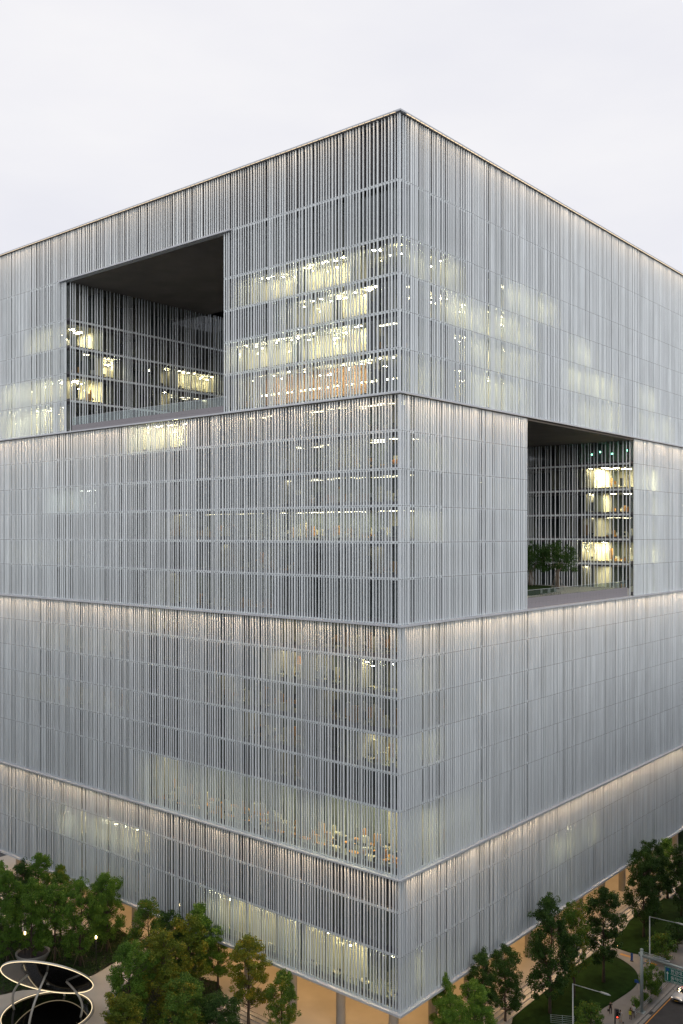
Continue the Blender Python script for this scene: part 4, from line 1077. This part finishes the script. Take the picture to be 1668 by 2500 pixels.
# ================================================================== PEOPLE
def person(px, py, face_deg, label, stride, shirt, trousers, arms='down', shorts=False, bag=None, h=1.72, long_hair=False, at=None):
    x, y = at or ground(px, py, GZ)
    k = h / 1.75; st = stride
    V_ = [(0, 0, .93), (0, .0, 1.12), (0, .01, 1.32), (0, .01, 1.44), (0, -.01, 1.53), (0, -.015, 1.60), (0, -.02, 1.68),
          (.10, 0, .90), (.11, -.10 * st, .50), (.11, .02 + .06 * st, .09), (.12, -.13 + .06 * st, .035),
          (-.10, 0, .90), (-.11, .10 * st, .50), (-.11, .20 * st, .10), (-.12, -.13 + .2 * st, .04),
          (.19, .01, 1.39), (.235, .03, 1.12), (.23, -.06, .88), (.23, -.085, .80),
          (-.19, .01, 1.39), (-.235, -.02, 1.12), (-.23, -.12, .88), (-.23, -.14, .80)]
    if arms == 'bent':
        V_[17] = (.15, -.24, 1.12); V_[18] = (.10, -.30, 1.15)
    E_ = [(0, 1), (1, 2), (2, 3), (3, 4), (4, 5), (5, 6), (0, 7), (7, 8), (8, 9), (9, 10), (0, 11), (11, 12), (12, 13), (13, 14), (3, 15), (15, 16), (16, 17), (17, 18), (3, 19), (19, 20), (20, 21), (21, 22)]
    RD_ = [(.15, .11), (.135, .10), (.165, .11), (.10, .08), (.058, .058), (.085, .095), (.075, .085)] + [(.088, .09), (.062, .065), (.042, .045), (.045, .03)] * 2 + [(.06, .06), (.045, .045), (.034, .034), (.036, .02)] * 2
    me = bpy.data.meshes.new('body'); me.from_pydata([tuple(c * k for c in v) for v in V_], E_, []); me.update()
    o = bpy.data.objects.new('tmp', me); COL.objects.link(o)
    md = o.modifiers.new('skin', 'SKIN')
    for i, rr in enumerate(RD_): me.skin_vertices[0].data[i].radius = (rr[0] * k, rr[1] * k)
    me.skin_vertices[0].data[0].use_root = True
    o.modifiers.new('sub', 'SUBSURF').levels = 1
    dg = bpy.context.evaluated_depsgraph_get(); bm2 = bpy.data.meshes.new_from_object(o.evaluated_get(dg)); bpy.data.objects.remove(o)
    bm2.materials.clear()
    for m_ in ('skin', shirt, trousers, 'bag_black'): bm2.materials.append(MATS[m_])
    for p in bm2.polygons:
        c = p.center / k; p.use_smooth = True
        arm = abs(c.x) > .17 or (arms == 'bent' and c.y < -.15)
        if c.z < .07: i = 3
        elif c.z < .46 and shorts: i = 0
        elif c.z < .93 and not arm: i = 2
        elif arm and c.z < 1.22: i = 0
        elif c.z < 1.46: i = 1
        else: i = 0
        p.material_index = i
    e = tag(empty('person', (x, y, GZ), rad(face_deg)), label, 'person')
    bo = bpy.data.objects.new('body', bm2); COL.objects.link(bo); bo.parent = e
    for wi in (18, 22):                                   # fingers and thumb on each hand
        w = Vector(V_[wi]) * k; sx = 1 if w.x > 0 else -1; dn = (Vector(V_[wi]) - Vector(V_[wi - 1])).normalized()
        fm = MB()
        for j in range(4):
            b0 = w + Vector((0, -.03 + .02 * j, 0)) * k; L_ = (.075, .085, .08, .06)[j] * k
            fm.tube([b0, b0 + dn * L_ * .55, b0 + dn * L_ + Vector((-sx * .018, 0, 0))], [.009, .009, .007], 5)
        b0 = w - dn * .03 + Vector((0, -.035, 0)); fm.tube([b0, b0 + dn * .03 + Vector((-sx * .01, -.03, 0)), b0 + dn * .06 + Vector((-sx * .02, -.035, 0))], [.011, .01, .008], 5)
        fm.build('fingers', 'skin', e)
    hm = MB()
    for z_, r_, yy in ((1.60, .088, .02), (1.66, .10, .012), (1.72, .096, .0), (1.765, .06, -.005), (1.78, .01, -.005)):
        for j in range(12):
            an = 2 * math.pi * j / 12; f = .75 if math.sin(an) < -.3 and z_ < 1.70 else 1.0
            hm.v.append((r_ * math.cos(an) * f * k, (r_ * 1.1 * math.sin(an) * f + yy) * k, z_ * k))
    for q_ in range(4):
        for j in range(12): hm.f.append((q_ * 12 + j, q_ * 12 + (j + 1) % 12, (q_ + 1) * 12 + (j + 1) % 12, (q_ + 1) * 12 + j)); hm.sm.append(True)
    if long_hair: hm.tube([(0, .09 * k, 1.66 * k), (0, .115 * k, 1.5 * k), (0, .12 * k, 1.34 * k)], [.08, .085, .05], 8)
    hm.build('hair', 'hair', e)
    fm = MB()
    fm.tube([(0, -.105 * k, 1.645 * k), (0, -.128 * k, 1.615 * k), (0, -.105 * k, 1.605 * k)], [.010, .016, .012], 6); fm.build('nose', 'skin', e)
    for sx in (-1, 1):
        MB().tube([(sx * .032 * k, -.098 * k, 1.652 * k), (sx * .032 * k, -.112 * k, 1.652 * k)], .012, 6).build('eye', 'hair', e)
        MB().tube([(sx * .082 * k, -.01, 1.645 * k), (sx * .100 * k, .0, 1.645 * k)], [.03, .022], 6).build('ear', 'skin', e)
    MB().box(-.025 * k, .025 * k, -.113 * k, -.10 * k, 1.572 * k, 1.58 * k).build('mouth', 'cloth_beige', e)
    return e
def bag(e_at, z, size, m, label, rz=0):
    b_ = tag(empty('shoulder_bag', (*e_at, GZ + z), rz), label, 'bag')
    w, d, h_ = size
    pr = [(w * math.copysign(abs(math.cos(t)) ** .5, math.cos(t)) / 2, d * math.copysign(abs(math.sin(t)) ** .5, math.sin(t)) / 2) for t in [i * math.pi / 8 for i in range(16)]]
    MB().prism(pr, 0, h_).build('pouch', m, b_)
    MB().tube([(-w * .35, 0, h_), (-w * .25, 0, h_ + .22), (w * .25, 0, h_ + .22), (w * .35, 0, h_)], .012, 5).build('strap', m, b_)
x, y = ground(1491, 2476, GZ)
person(0, 0, 35, 'person in black top and dark trousers standing alone on the pavement holding a bag', .3, 'cloth_black', 'cloth_black', at=(x, y), h=1.76)
bag((x - .16, y - .30), .45, (.3, .14, .28), 'bag_black', 'black bag held by the lone person in black', rad(35))
x, y = ground(1515, 2497, GZ)
person(0, 0, 215, 'person in white shirt with black backpack and pale shorts walking near the signal', 1.0, 'cloth_white', 'cloth_beige', shorts=True, at=(x, y), h=1.72)
bag((x - .08, y + .02), 1.0, (.34, .2, .42), 'bag_black', 'black backpack of the person in pale shorts', rad(125))
x, y = ground(1540, 2490, GZ)
person(0, 0, 190, 'person with long dark hair and loose black trousers beside the yellow bag', .8, 'cloth_black', 'cloth_black', at=(x, y), h=1.66, long_hair=True)
bag((x + .05, y - .3), .85, (.36, .14, .4), 'bag_yellow', 'bright yellow-green bag carried by the long-haired person', rad(20))
x, y = ground(1548, 2484, GZ)
person(0, 0, 200, 'person in pale shirt and dark trousers walking right beside the long-haired one', 1.0, 'cloth_white', 'cloth_navy', at=(x, y), h=1.74, arms='bent')
x, y = lamp_at(1522, 2496, 1.72)
person(0, 0, 180, 'person in white of whom only the head shows at the bottom edge', .8, 'cloth_white', 'cloth_grey', at=(x, y), h=1.72)
